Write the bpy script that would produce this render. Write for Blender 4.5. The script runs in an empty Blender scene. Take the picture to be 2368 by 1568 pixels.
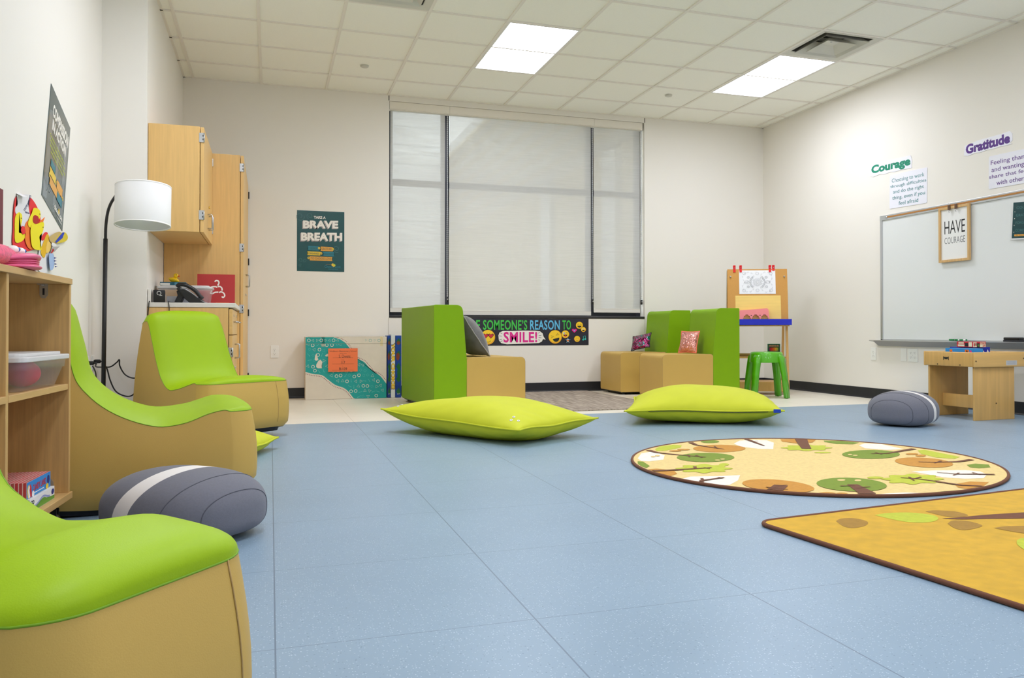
import bpy, bmesh, math, random
from mathutils import Vector, Matrix, noise
random.seed(7)
S = bpy.context.scene
COL = S.collection
PI = math.pi

# ------------------------------------------------------------------ camera, world, exposure
CAM = Vector((-2.302, -8.525, 0.641))
FPX, PX, PY = 1955.34, 1297.0, 742.6            # focal length and principal point, in the 2368 px frame
YAW, PITCH, ROLL = 0.3307, 0.0121, -0.0010
def basis():
    ca, sa, cb, sb = math.cos(YAW), math.sin(YAW), math.cos(PITCH), math.sin(PITCH)
    f = Vector((sa*cb, ca*cb, sb)); r = Vector((ca, -sa, 0)); u = r.cross(f)
    cc, sc = math.cos(ROLL), math.sin(ROLL)
    return cc*r+sc*u, -sc*r+cc*u, f
RT, UP, FW = basis()
cd = bpy.data.cameras.new('camera'); cam = bpy.data.objects.new('camera', cd); COL.objects.link(cam)
cd.sensor_fit = 'HORIZONTAL'; cd.sensor_width = 36.0; cd.lens = FPX/2368*36
cd.shift_x = (1184-PX)/2368; cd.shift_y = (PY-784)/2368
cd.clip_start = 0.02; cd.clip_end = 200
M = Matrix.Identity(4)
for i in range(3):
    M[i][0], M[i][1], M[i][2], M[i][3] = RT[i], UP[i], -FW[i], CAM[i]
cam.matrix_world = M
S.camera = cam
W = bpy.data.worlds.new('sky'); S.world = W; W.use_nodes = True
W.node_tree.nodes['Background'].inputs[0].default_value = (0.93, 0.96, 1.0, 1)
W.node_tree.nodes['Background'].inputs[1].default_value = 3.4
S.view_settings.view_transform = 'Standard'; S.view_settings.look = 'None'
S.view_settings.exposure = 0.43; S.view_settings.gamma = 1.0; S.view_settings.use_curve_mapping = False
LAMP_MAIN, LAMP_SIDE = 17.0, 10.0               # brightness of the ceiling troffers (centre basket, side wings)
S.cycles.use_denoising = True
S.cycles.max_bounces = 10; S.cycles.diffuse_bounces = 6; S.cycles.transparent_max_bounces = 12
S.cycles.sample_clamp_indirect = 6.0

# measuring helpers: where the sight line through a pixel of the photograph meets a real surface
def ray(u, v): return RT*((u-PX)/FPX) - UP*((v-PY)/FPX) + FW
def on(ax, val, u, v):
    d = ray(u, v); return CAM + d*((val-CAM[ax])/d[ax])
def fl(u, v, z=0.0): return on(2, z, u, v)
def at_y(u, v, Y): return on(1, Y, u, v)
def at_x(u, v, X): return on(0, X, u, v)

# ------------------------------------------------------------------ materials
def lin(c):
    return tuple(((x/255)/12.92 if x/255 <= 0.04045 else ((x/255+0.055)/1.055)**2.4) for x in c)
MATS = {}
def mat(name, rgb, rough=0.6, metal=0.0, noise_amt=0.0, nscale=40, bump=0.0, bscale=200, spec=0.5, sheen=0.0, coat=0.0, stretch=None, trans=0.0, alpha=1.0, emit=0.0):
    if name in MATS: return MATS[name]
    m = bpy.data.materials.new(name); m.use_nodes = True
    nt = m.node_tree; b = nt.nodes['Principled BSDF']
    c = lin(rgb)+(1,)
    b.inputs['Base Color'].default_value = c
    b.inputs['Roughness'].default_value = rough
    b.inputs['Metallic'].default_value = metal
    b.inputs['Specular IOR Level'].default_value = spec
    if sheen: b.inputs['Sheen Weight'].default_value = sheen
    if coat: b.inputs['Coat Weight'].default_value = coat
    if trans: b.inputs['Transmission Weight'].default_value = trans
    if alpha < 1: b.inputs['Alpha'].default_value = alpha
    if emit:
        b.inputs['Emission Color'].default_value = c; b.inputs['Emission Strength'].default_value = emit
    tc = nt.nodes.new('ShaderNodeTexCoord'); src = tc.outputs['Object']
    if stretch:
        mp = nt.nodes.new('ShaderNodeMapping'); mp.inputs['Scale'].default_value = stretch
        nt.links.new(src, mp.inputs[0]); src = mp.outputs[0]
    if noise_amt:
        n = nt.nodes.new('ShaderNodeTexNoise'); n.inputs['Scale'].default_value = nscale; n.inputs['Detail'].default_value = 6
        nt.links.new(src, n.inputs['Vector'])
        mr = nt.nodes.new('ShaderNodeMapRange'); mr.inputs[1].default_value = 0.3; mr.inputs[2].default_value = 0.7
        mr.inputs[3].default_value = 1-noise_amt; mr.inputs[4].default_value = 1+noise_amt
        nt.links.new(n.outputs['Fac'], mr.inputs[0])
        mx = nt.nodes.new('ShaderNodeMix'); mx.data_type = 'RGBA'; mx.blend_type = 'MULTIPLY'; mx.inputs[0].default_value = 1
        mx.inputs[6].default_value = c
        nt.links.new(mr.outputs[0], mx.inputs[7]); nt.links.new(mx.outputs[2], b.inputs['Base Color'])
    if bump:
        n2 = nt.nodes.new('ShaderNodeTexNoise'); n2.inputs['Scale'].default_value = bscale; n2.inputs['Detail'].default_value = 4
        nt.links.new(src, n2.inputs['Vector'])
        bp = nt.nodes.new('ShaderNodeBump'); bp.inputs['Strength'].default_value = bump; bp.inputs['Distance'].default_value = 0.002
        nt.links.new(n2.outputs['Fac'], bp.inputs['Height']); nt.links.new(bp.outputs[0], b.inputs['Normal'])
    MATS[name] = m; return m

def wood(name, rgb, axis=2, amt=0.13, rough=0.45, scale=1.0):
    if name in MATS: return MATS[name]
    st = [30*scale, 30*scale, 30*scale]; st[axis] = 1.6*scale
    m = mat(name, rgb, rough, noise_amt=amt, nscale=2.2, stretch=tuple(st), bump=0.06, bscale=6)
    return m

def floor_mat(name, rgb, seam_rgb, speck_rgb):
    m = bpy.data.materials.new(name); m.use_nodes = True; nt = m.node_tree; N = nt.nodes; L = nt.links
    b = N['Principled BSDF']; b.inputs['Roughness'].default_value = 0.36; b.inputs['Specular IOR Level'].default_value = 0.45
    tc = N.new('ShaderNodeTexCoord'); sp = N.new('ShaderNodeSeparateXYZ'); L.new(tc.outputs['Object'], sp.inputs[0])
    def line(sock, off, step, hw):
        a = N.new('ShaderNodeMath'); a.operation = 'ADD'; a.inputs[1].default_value = off; L.new(sock, a.inputs[0])
        p = N.new('ShaderNodeMath'); p.operation = 'PINGPONG'; p.inputs[1].default_value = step/2; L.new(a.outputs[0], p.inputs[0])
        c = N.new('ShaderNodeMath'); c.operation = 'LESS_THAN'; c.inputs[1].default_value = hw; L.new(p.outputs[0], c.inputs[0])
        return c.outputs[0]
    lx = line(sp.outputs[0], 1.742, 0.549, 0.0017); ly = line(sp.outputs[1], 6.125, 0.592, 0.0011)
    mxl = N.new('ShaderNodeMath'); mxl.operation = 'MAXIMUM'; L.new(lx, mxl.inputs[0]); L.new(ly, mxl.inputs[1])
    n1 = N.new('ShaderNodeTexNoise'); n1.inputs['Scale'].default_value = 2.2; n1.inputs['Detail'].default_value = 8; L.new(tc.outputs['Object'], n1.inputs['Vector'])
    mr = N.new('ShaderNodeMapRange'); mr.inputs[1].default_value = .3; mr.inputs[2].default_value = .7; mr.inputs[3].default_value = .965; mr.inputs[4].default_value = 1.035
    L.new(n1.outputs['Fac'], mr.inputs[0])
    base = N.new('ShaderNodeMix'); base.data_type = 'RGBA'; base.blend_type = 'MULTIPLY'; base.inputs[0].default_value = 1
    base.inputs[6].default_value = lin(rgb)+(1,); L.new(mr.outputs[0], base.inputs[7])
    def specks(scale, thr, col, prev, size):
        v = N.new('ShaderNodeTexVoronoi'); v.inputs['Scale'].default_value = scale; L.new(tc.outputs['Object'], v.inputs['Vector'])
        lt = N.new('ShaderNodeMath'); lt.operation = 'LESS_THAN'; lt.inputs[1].default_value = size; L.new(v.outputs['Distance'], lt.inputs[0])
        cs = N.new('ShaderNodeSeparateColor'); L.new(v.outputs['Color'], cs.inputs[0])
        g = N.new('ShaderNodeMath'); g.operation = 'GREATER_THAN'; g.inputs[1].default_value = thr; L.new(cs.outputs[0], g.inputs[0])
        mu = N.new('ShaderNodeMath'); mu.operation = 'MULTIPLY'; L.new(lt.outputs[0], mu.inputs[0]); L.new(g.outputs[0], mu.inputs[1])
        mu2 = N.new('ShaderNodeMath'); mu2.operation = 'MULTIPLY'; mu2.inputs[1].default_value = .55; L.new(mu.outputs[0], mu2.inputs[0])
        mx = N.new('ShaderNodeMix'); mx.data_type = 'RGBA'; mx.inputs[7].default_value = lin(col)+(1,)
        L.new(mu2.outputs[0], mx.inputs[0]); L.new(prev, mx.inputs[6]); return mx.outputs[2]
    o = specks(170, .55, speck_rgb, base.outputs[2], .25)
    o = specks(120, .8, tuple(max(0, c-45) for c in rgb), o, .22)
    sm = N.new('ShaderNodeMix'); sm.data_type = 'RGBA'; sm.inputs[7].default_value = lin(seam_rgb)+(1,)
    L.new(mxl.outputs[0], sm.inputs[0]); L.new(o, sm.inputs[6]); L.new(sm.outputs[2], b.inputs['Base Color'])
    return m

M_WALL = mat('wall_paint', (236, 232, 224), 0.75, bump=0.05, bscale=320, spec=0.3)
M_WHITE = mat('white_plastic', (240, 240, 236), 0.4)
M_BLACK = mat('black_plastic', (18, 18, 20), 0.4)
M_DARK = mat('black_rubber', (24, 26, 32), 0.55)
M_STEEL = mat('brushed_steel', (190, 190, 192), 0.3, metal=1.0)
M_ALU = mat('aluminium', (196, 198, 200), 0.38, metal=0.75)
M_LIME = mat('lime_vinyl', (152, 186, 4), 0.5, spec=0.28, bump=0.12, bscale=500, noise_amt=0.02, nscale=5)
M_OLIVE = mat('leaf_green_vinyl', (126, 170, 2), 0.5, spec=0.25, bump=0.12, bscale=500, noise_amt=0.02, nscale=5)
M_TAN = mat('tan_vinyl', (202, 167, 88), 0.5, spec=0.3, bump=0.12, bscale=500, noise_amt=0.02, nscale=5)
M_TANSEAM = mat('tan_seam', (176, 142, 84), 0.6)
M_LIMESEAM = mat('lime_seam', (116, 160, 12), 0.6)
M_PILLOW = mat('lime_canvas', (198, 204, 34), 0.7, bump=0.2, bscale=420, noise_amt=0.025, nscale=9)
M_GREYF = mat('grey_felt', (112, 113, 124), 0.95, bump=0.35, bscale=700, noise_amt=0.05, nscale=160, sheen=0.15)
M_GREYS = mat('grey_seam', (88, 90, 100), 0.95)
M_WHITEF = mat('white_felt', (236, 232, 228), 0.95, bump=0.3, bscale=700)
M_MAPLE = wood('maple_laminate_upright', (226, 184, 116), 2, 0.06, 0.4)
M_MAPLEX = wood('maple_laminate_across', (226, 184, 116), 0, 0.06, 0.4)
M_MAPLEE = mat('maple_edge', (214, 168, 96), 0.5)
M_BEECH = wood('beech_shelf_upright', (201, 162, 102), 2, 0.10, 0.45, 1.6)
M_BEECHX = wood('beech_shelf_across', (203, 164, 106), 0, 0.08, 0.45, 1.6)
M_BIRCH = wood('birch_ply', (214, 170, 100), 2, 0.10, 0.35, .5)
M_BIRCHX = wood('birch_ply_across', (222, 178, 106), 0, 0.08, 0.35, .5)
M_BIRCHE = mat('birch_edge', (196, 146, 66), 0.45)

# ------------------------------------------------------------------ mesh building
class B:
    def __init__(s): s.bm = bmesh.new(); s.mi = []
    def m(s, material):
        if material not in s.mi: s.mi.append(material)
        return s.mi.index(material)
    def faces(s, verts, faces, material, smooth=False):
        k = s.m(material); vs = [s.bm.verts.new(v) for v in verts]; out = []
        for f in faces:
            try: fc = s.bm.faces.new([vs[i] for i in f])
            except ValueError: continue
            fc.material_index = k; fc.smooth = smooth; out.append(fc)
        return out
    def join(s, tmp, material, smooth=False, mx=None):
        k = s.m(material); tmp.verts.index_update(); vs = []
        for v in tmp.verts: vs.append(s.bm.verts.new(mx @ v.co if mx else v.co))
        for f in tmp.faces:
            try: fc = s.bm.faces.new([vs[v.index] for v in f.verts])
            except ValueError: continue
            fc.material_index = k; fc.smooth = smooth or f.smooth
        tmp.free()
    def box(s, x0, x1, y0, y1, z0, z1, material, bev=0.0, seg=2, mx=None):
        t = bmesh.new(); r = bmesh.ops.create_cube(t, size=1)
        bmesh.ops.scale(t, vec=(abs(x1-x0), abs(y1-y0), abs(z1-z0)), verts=t.verts)
        bmesh.ops.translate(t, vec=((x0+x1)/2, (y0+y1)/2, (z0+z1)/2), verts=t.verts)
        if bev:
            bmesh.ops.bevel(t, geom=list(t.edges), offset=bev, segments=seg, affect='EDGES', profile=0.5)
            for f in t.faces: f.smooth = seg > 2
        s.join(t, material, False, mx); return s
    def prism(s, pts, axis, a, b, material, bev=0.0, seg=3, mx=None, smooth=False):
        """polygon pts (2-D) extruded along axis (0,1,2) from a to b; the 2-D axes are the other two, in order"""
        t = bmesh.new()
        def P(p, c):
            q = [p[0], p[1]]; q.insert(axis, c); return q
        v0 = [t.verts.new(P(p, a)) for p in pts]; v1 = [t.verts.new(P(p, b)) for p in pts]; n = len(pts)
        t.faces.new(v0[::-1]); t.faces.new(v1)
        for i in range(n): t.faces.new((v0[i], v0[(i+1) % n], v1[(i+1) % n], v1[i]))
        bmesh.ops.recalc_face_normals(t, faces=t.faces)
        if bev:
            bmesh.ops.bevel(t, geom=list(t.edges), offset=bev, segments=seg, affect='EDGES', profile=0.5, clamp_overlap=True)
        s.join(t, material, smooth, mx); return s
    def tube(s, pts, r, material, n=10, caps=True, smooth=True, mx=None):
        pts = [Vector(p) for p in pts]; k = s.m(material); rings = []; up = None
        for i, p in enumerate(pts):
            d = (pts[min(i+1, len(pts)-1)] - pts[max(i-1, 0)]).normalized()
            if up is None:
                up = Vector((0, 0, 1)) if abs(d.z) < .9 else Vector((1, 0, 0))
            a = d.cross(up)
            if a.length < 1e-6: a = d.cross(Vector((1, 0, 0)))
            a.normalize(); bq = a.cross(d); up = bq
            rr = r[i] if isinstance(r, (list, tuple)) else r
            ring = []
            for j in range(n):
                q = p + (a*math.cos(2*PI*j/n) + bq*math.sin(2*PI*j/n))*rr
                ring.append(s.bm.verts.new(mx @ q if mx else q))
            rings.append(ring)
        for i in range(len(rings)-1):
            for j in range(n):
                f = s.bm.faces.new((rings[i][j], rings[i][(j+1) % n], rings[i+1][(j+1) % n], rings[i+1][j])); f.material_index = k; f.smooth = smooth
        if caps:
            for rg in (rings[0][::-1], rings[-1]):
                f = s.bm.faces.new(rg); f.material_index = k
        return s
    def lathe(s, prof, material, n=32, c=(0, 0, 0), axis=2, smooth=True, mx=None):
        """prof: list of (radius, height) about axis through c"""
        k = s.m(material); rings = []
        for (r, h) in prof:
            ring = []
            if r < 1e-6:
                q = [0, 0]; q.insert(axis, h); ring = [q]
            else:
                for j in range(n):
                    q = [r*math.cos(2*PI*j/n), r*math.sin(2*PI*j/n)]; q.insert(axis, h); ring.append(q)
            vs = []
            for q in ring:
                q = Vector(q)+Vector(c); vs.append(s.bm.verts.new(mx @ q if mx else q))
            rings.append(vs)
        for a, b in zip(rings, rings[1:]):
            for j in range(n):
                p = [a[0]] if len(a) == 1 else [a[j], a[(j+1) % n]]
                q = [b[0]] if len(b) == 1 else [b[(j+1) % n], b[j]]
                if len(p)+len(q) < 3: continue
                try: f = s.bm.faces.new(p+q); f.material_index = k; f.smooth = smooth
                except ValueError: pass
        return s
    def ball(s, c, r, material, n=20, mx=None):
        rx, ry, rz = r if isinstance(r, (tuple, list)) else (r, r, r)
        t = bmesh.new(); bmesh.ops.create_uvsphere(t, u_segments=n, v_segments=max(6, n//2), radius=1)
        bmesh.ops.scale(t, vec=(rx, ry, rz), verts=t.verts); bmesh.ops.translate(t, vec=c, verts=t.verts)
        s.join(t, material, True, mx); return s
    def grid(s, f, nu, nv, material, smooth=True, wrap=False):
        k = s.m(material); g = [[s.bm.verts.new(f(i/nu, j/nv)) for j in range(nv+(0 if wrap else 1))] for i in range(nu+1)]
        n = nv
        for i in range(nu):
            for j in range(n):
                q = (g[i][j], g[i+1][j], g[i+1][(j+1) % len(g[0])], g[i][(j+1) % len(g[0])])
                fc = s.bm.faces.new(q); fc.material_index = k; fc.smooth = smooth
        return g
    def build(s, name, parent=None, loc=None, rotz=0.0, recalc=True, weld=False, rot=None):
        if weld: bmesh.ops.remove_doubles(s.bm, verts=s.bm.verts, dist=1e-5)
        if recalc: bmesh.ops.recalc_face_normals(s.bm, faces=s.bm.faces)
        me = bpy.data.meshes.new(name); s.bm.to_mesh(me); s.bm.free()
        for m in s.mi: me.materials.append(m)
        o = bpy.data.objects.new(name, me); COL.objects.link(o)
        if parent: o.parent = parent
        if loc is not None: o.location = loc
        if rot is not None: o.rotation_euler = rot
        elif rotz: o.rotation_euler = (0, 0, rotz)
        return o

def tag(o, label=None, cat=None, group=None, kind=None):
    if label: o['label'] = label
    if cat: o['category'] = cat
    if group: o['group'] = group
    if kind: o['kind'] = kind
    return o
def thing(name, label, cat, loc=(0, 0, 0), rotz=0.0, group=None):
    o = bpy.data.objects.new(name, None); COL.objects.link(o); o.empty_display_size = .05
    o.location = loc; o.rotation_euler = (0, 0, rotz)
    return tag(o, label, cat, group)
def struct(o): o['kind'] = 'structure'; return o

# lettering, as outlines filled flat
def text_mesh(body, bold=0.0, shear=0.0, align='CENTER', space=1.0, line=1.0):
    cu = bpy.data.curves.new('t', 'FONT'); cu.body = body; cu.offset = bold; cu.shear = shear; cu.align_x = align
    cu.space_character = space; cu.space_line = line; cu.resolution_u = 3
    o = bpy.data.objects.new('t', cu); COL.objects.link(o)
    dg = bpy.context.evaluated_depsgraph_get(); dg.update()
    me = bpy.data.meshes.new_from_object(o.evaluated_get(dg))
    bpy.data.objects.remove(o); bpy.data.curves.remove(cu)
    vs = [(v.co.x, v.co.y) for v in me.vertices]; fs = [tuple(p.vertices) for p in me.polygons]
    bpy.data.meshes.remove(me)
    return vs, fs

class Sheet(B):
    """a flat printed sheet: local x right, z up, front towards -y; art in fractions of the sheet from its top left corner"""
    def __init__(s, w, h, thk, material, r=0.0, outline=None):
        super().__init__(); s.w, s.h, s.k = w, h, 0
        if outline: pts = [s.uv(*p) for p in outline]
        elif r:
            pts = []
            for cx, cz, a0 in ((w/2-r, h/2-r, 0), (-w/2+r, h/2-r, 90), (-w/2+r, -h/2+r, 180), (w/2-r, -h/2+r, 270)):
                for i in range(6):
                    a = math.radians(a0+i*18); pts.append((cx+r*math.cos(a), cz+r*math.sin(a)))
        else: pts = [(-w/2, h/2), (w/2, h/2), (w/2, -h/2), (-w/2, -h/2)]
        s.prism(pts, 1, 0, -thk, material); s.y0 = -thk
    def uv(s, a, b): return ((a-.5)*s.w, (.5-b)*s.h)
    def layer(s): s.k += 1; return s.y0 - 0.0001*s.k
    def poly(s, pts, material, y=None):
        y = s.layer() if y is None else y
        t = bmesh.new(); vs = []
        for p in pts:
            x, z = s.uv(*p); vs.append(t.verts.new((x, y, z)))
        f = t.faces.new(vs)
        bmesh.ops.triangulate(t, faces=[f]); s.join(t, material); return s
    def disc(s, a, b, ra, rb, material, n=28, a0=0, a1=360, y=None):
        full = a1-a0 >= 360; k = n if full else n+1
        return s.poly([(a+ra*math.cos(math.radians(a0+(a1-a0)*i/n)), b-rb*math.sin(math.radians(a0+(a1-a0)*i/n))) for i in range(k)], material, y)
    def rect(s, a0, b0, a1, b1, material, y=None): return s.poly([(a0, b0), (a1, b0), (a1, b1), (a0, b1)], material, y)
    def line(s, pts, wd, material, closed=False, y=None):
        """stroke of width wd (metres)"""
        y = s.layer() if y is None else y
        P = [Vector(s.uv(*p)) for p in pts]
        if closed: P.append(P[0])
        L, R = [], []
        for i, p in enumerate(P):
            d = (P[min(i+1, len(P)-1)]-P[max(i-1, 0)])
            if closed and i in (0, len(P)-1): d = P[1]-P[-2]
            if d.length < 1e-9: d = Vector((1, 0))
            d.normalize(); n = Vector((-d.y, d.x))*wd/2
            L.append(p+n); R.append(p-n)
        v = [(q.x, y, q.y) for q in L]+[(q.x, y, q.y) for q in R]; n = len(P)
        s.faces(v, [(i, i+1, n+i+1, n+i) for i in range(n-1)], material); return s
    def ring(s, a, b, ra, rb, wd, material, n=24, a0=0, a1=360, y=None):
        full = a1-a0 >= 360; k = n if full else n+1
        return s.line([(a+ra*math.cos(math.radians(a0+(a1-a0)*i/n)), b-rb*math.sin(math.radians(a0+(a1-a0)*i/n))) for i in range(k)], wd, material, full, y)
    def text(s, body, a0, b0, a1, b1, material, bold=0.0, shear=0.0, space=1.0, line=1.0, slope=0.0, y=None, align='CENTER'):
        """fits the words to the box a0,b0..a1,b1; slope lifts the right end by that share of the sheet height"""
        y = s.layer() if y is None else y
        vs, fs = text_mesh(body, bold, shear, align, space, line)
        x0, x1 = min(v[0] for v in vs), max(v[0] for v in vs); z0, z1 = min(v[1] for v in vs), max(v[1] for v in vs)
        X0, Z1 = s.uv(a0, b0); X1, Z0 = s.uv(a1, b1); out = []
        for (x, z) in vs:
            tx = (x-x0)/(x1-x0); tz = (z-z0)/(z1-z0)
            out.append((X0+(X1-X0)*tx, y, Z0+(Z1-Z0)*tz+slope*s.h*tx))
        s.faces(out, fs, material); return s

BACK, LEFT, RIGHT = 0.0, PI/2, -PI/2            # turn of a sheet hung on each wall
XL, XLN, XR, YSTEP, HC = -3.345, -3.077, 3.116, -2.37, 3.0
# ------------------------------------------------------------------ the room
TX, TY, Y1 = 0.598, 0.608, 0.093
def gx(i): return (i-6)*TX
def gy(j): return -j*TY+Y1
YF = -11.0                                       # the wall behind the camera
def room():
    bl = floor_mat('blue_tile', (136, 160, 181), (102, 122, 142), (204, 220, 230))
    cr = floor_mat('cream_tile', (236, 229, 214), (200, 188, 168), (238, 230, 216))
    b = B()
    YB = -2.372
    b.faces([(XL-.1, YF-.1, 0), (XR+.1, YF-.1, 0), (XR+.1, YB, 0), (XL-.1, YB, 0)], [(0, 1, 2, 3)], bl)
    b.faces([(XL-.1, YB, 0), (XR+.1, YB, 0), (XR+.1, .3, 0), (XL-.1, .3, 0)], [(0, 1, 2, 3)], cr)
    b.faces([(XL-.1, YF-.1, -.1), (XR+.1, YF-.1, -.1), (XR+.1, .3, -.1), (XL-.1, .3, -.1)], [(0, 3, 2, 1)], cr)
    struct(b.build('floor', recalc=False))
    # ceiling: tiles lying in a grid of bars, open where the lamps and diffusers sit
    tile = mat('ceiling_tile', (250, 249, 240), 0.9, bump=0.25, bscale=260, noise_amt=0.012, nscale=90, spec=.2)
    bar = mat('ceiling_bar', (236, 231, 222), 0.55)
    dark = mat('ceiling_plenum', (150, 148, 140), .9)
    b = B(); xs = [XL-.1, XLN]+[gx(i) for i in range(1, 12)]+[XR+.1]
    ys = [.2]+[gy(j) for j in range(1, 20)]; ys = [y for y in ys if y > YF-.2]+[YF-.1]
    for i in range(len(xs)-1):
        for j in range(len(ys)-1):
            if (i-1, j) in OPEN: continue
            b.faces([(xs[i], ys[j], HC+.009), (xs[i+1], ys[j], HC+.009), (xs[i+1], ys[j+1], HC+.009), (xs[i], ys[j+1], HC+.009)], [(0, 1, 2, 3)], tile)
    hw = .0115
    for x in xs[2:-1]: b.box(x-hw, x+hw, YF, 0.0, HC, HC+.02, bar)
    for y in ys[1:-1]:
        xx = [XL]+[gx(i) for i in range(1, 12)]+[XR]
        for i in range(len(xx)-1): b.box(xx[i]+hw*(i > 0), xx[i+1]-hw, y-hw, y+hw, HC+.001, HC+.02, bar)
    b.box(XLN, XLN+.02, YSTEP, 0, HC+.001, HC+.02, bar); b.box(XR-.02, XR, YF, 0, HC+.001, HC+.02, bar); b.box(XLN, XR, -.016, 0, HC+.001, HC+.02, bar)
    b.faces([(XL-.1, YF-.1, HC+.3), (XR+.1, YF-.1, HC+.3), (XR+.1, .3, HC+.3), (XL-.1, .3, HC+.3)], [(0, 1, 2, 3)], dark)
    struct(b.build('ceiling', recalc=False))
    H = HC+.3
    # back wall with the window opening
    wx0, wx1, wz0, wz1 = -1.186, 1.603, .778, 2.948
    b = B()
    b.box(XLN-.1, wx0, 0, .22, -.05, H, M_WALL); b.box(wx1, XR+.1, 0, .22, -.05, H, M_WALL)
    b.box(wx0, wx1, 0, .22, -.05, wz0, M_WALL); b.box(wx0, wx1, 0, .22, wz1, H, M_WALL)
    jm = mat('wall_joint', (150, 140, 122), .8)
    for x in (wx0-.004, wx1+.004): b.box(x-.0015, x+.0015, -.0008, 0, .02, wz0, jm)
    dk = mat('wall_slot', (52, 46, 40), .8)
    for x in (wx0-.003, wx1+.006): b.box(x-.004, x+.004, -.001, 0, wz1+.002, HC, dk)
    struct(b.build('wall_back'))
    b = B(); b.box(XL-.1, XL, YF, YSTEP, -.05, H, M_WALL); struct(b.build('wall_left'))
    b = B(); b.box(XL-.1, XLN, YSTEP, 0.0, -.05, H, M_WALL); struct(b.build('wall_left_alcove'))
    b = B(); b.box(XR, XR+.1, YF, .22, -.05, H, M_WALL); struct(b.build('wall_right'))
    b = B(); b.box(XL-.1, XR+.1, YF-.1, YF, -.05, H, M_WALL); struct(b.build('wall_front'))
    # baseboards (black rubber cove)
    bb = mat('black_baseboard', (26, 28, 34), .5)
    def cove(p0, p1, n, name):
        prof = [(0, 0), (.012, 0), (.0115, .004), (.006, .012), (.004, .02), (.004, .098), (0, .1)]
        p0, p1, n = Vector(p0), Vector(p1), Vector(n); b = B(); k = len(prof)
        v = [p+n*a+Vector((0, 0, z)) for p in (p0, p1) for a, z in prof]
        b.faces(v, [(i, (i+1) % k, k+(i+1) % k, k+i) for i in range(k)]+[tuple(range(k)), tuple(range(k, 2*k))], bb)
        struct(b.build(name))
    cove((-2.49, -.0005, 0), (XR, -.0005, 0), (0, -1, 0), 'baseboard_back')
    cove((XR-.0005, 0, 0), (XR-.0005, YF, 0), (-1, 0, 0), 'baseboard_right')
    cove((XL+.0005, YSTEP, 0), (XL+.0005, YF, 0), (1, 0, 0), 'baseboard_left')
    # sill
    sl = mat('black_sill', (40, 38, 42), .35)
    b = B(); b.box(wx0+.002, wx1-.001, -.006, .16, .778, .803, sl, .003); struct(tag(b.build('trim_1'), 'black window sill'))
    # window: black frame with three lights and a transom, glass
    fr = mat('black_window_frame', (36, 38, 52), .4)
    gl = bpy.data.materials.new('window_glass'); gl.use_nodes = True; nt = gl.node_tree; nt.nodes.clear()
    o = nt.nodes.new('ShaderNodeOutputMaterial'); mx = nt.nodes.new('ShaderNodeMixShader'); t = nt.nodes.new('ShaderNodeBsdfTransparent'); g = nt.nodes.new('ShaderNodeBsdfGlossy')
    g.inputs['Roughness'].default_value = .02; t.inputs[0].default_value = (.93, .96, .95, 1)
    mx.inputs[0].default_value = .05; nt.links.new(t.outputs[0], mx.inputs[1]); nt.links.new(g.outputs[0], mx.inputs[2]); nt.links.new(mx.outputs[0], o.inputs[0])
    w = bpy.data.objects.new('window_1', None); COL.objects.link(w); w.location = ((wx0+wx1)/2, .15, wz0); struct(w)
    cx, cz = (wx0+wx1)/2, wz0
    b = B(); y0, y1 = -.025, .045; hh = wz1-wz0
    L = lambda x: x-cx
    vx = [(wx0, wx0+.05), (-.635, -.555), (.975, 1.05), (wx1-.05, wx1)]
    for a, c in vx: b.box(L(a), L(c), y0, y1, .0, hh, fr, .002)
    for i in range(3):
        a, c = vx[i][1], vx[i+1][0]
        for z0, z1 in ((.025, .075), (hh-.05, hh), (2.13-cz, 2.19-cz)):
            b.box(L(a), L(c), y0+.004, y1-.004, z0, z1, fr, .002)
    b.build('window_frame', w)
    for i in range(3):
        a, c = vx[i][1], vx[i+1][0]
        for z0, z1 in ((.075, 2.13-cz), (2.19-cz, hh-.05)):
            p = B(); p.box(L(a), L(c), .008, .014, z0, z1, gl); p.build('pane', w)
    # what stands outside: the next wing of the building with its ribbed soffit, and a pale wall across the yard
    ow = mat('outside_render', (214, 200, 172), .9); os_ = mat('outside_soffit', (226, 226, 226), .7); ob = mat('outside_siding', (246, 248, 250), .8)
    og = mat('outside_paving', (214, 212, 206), .9)
    b = B(); b.box(2.6, 2.8, .5, 16, -.1, 3.45, ow)
    for y in (3.0, 6.1): b.box(2.5, 2.6, y, y+.55, -.1, 3.37, os_)
    struct(b.build('exterior_wall'))
    b = B(); b.box(.34, 3.4, .6, 16, 3.42, 3.56, os_)
    for x in (.36, .56, .79, 1.08, 1.37, 1.69, 2.1): b.box(x-.025, x+.025, .6, 16, 3.37, 3.42, ow)
    struct(b.build('exterior_soffit'))
    b = B()
    for k in range(20): b.box(-12, .30, 4.9, 5.1, k*.3, k*.3+.26, ob); b.box(-12, .30, 4.93, 5.1, k*.3+.26, k*.3+.3, ob)
    struct(b.build('exterior_siding'))
    b = B(); b.faces([(-30, .3, -.12), (30, .3, -.12), (30, 40, -.12), (-30, 40, -.12)], [(0, 1, 2, 3)], og); struct(b.build('exterior_ground', recalc=False))

OPEN = set()
def cells(i, j0, j1):
    for j in range(j0, j1): OPEN.add((i, j))
TROFFERS = [(5, 2), (9, 2), (2, 5), (5, 8), (9, 8), (2, 11), (5, 14), (9, 14)]
for i, j in TROFFERS: cells(i, j, j+2)
DIFF = [(9, 4), (3, 4)]
for i, j in DIFF: cells(i, j, j+1)
room()

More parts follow.
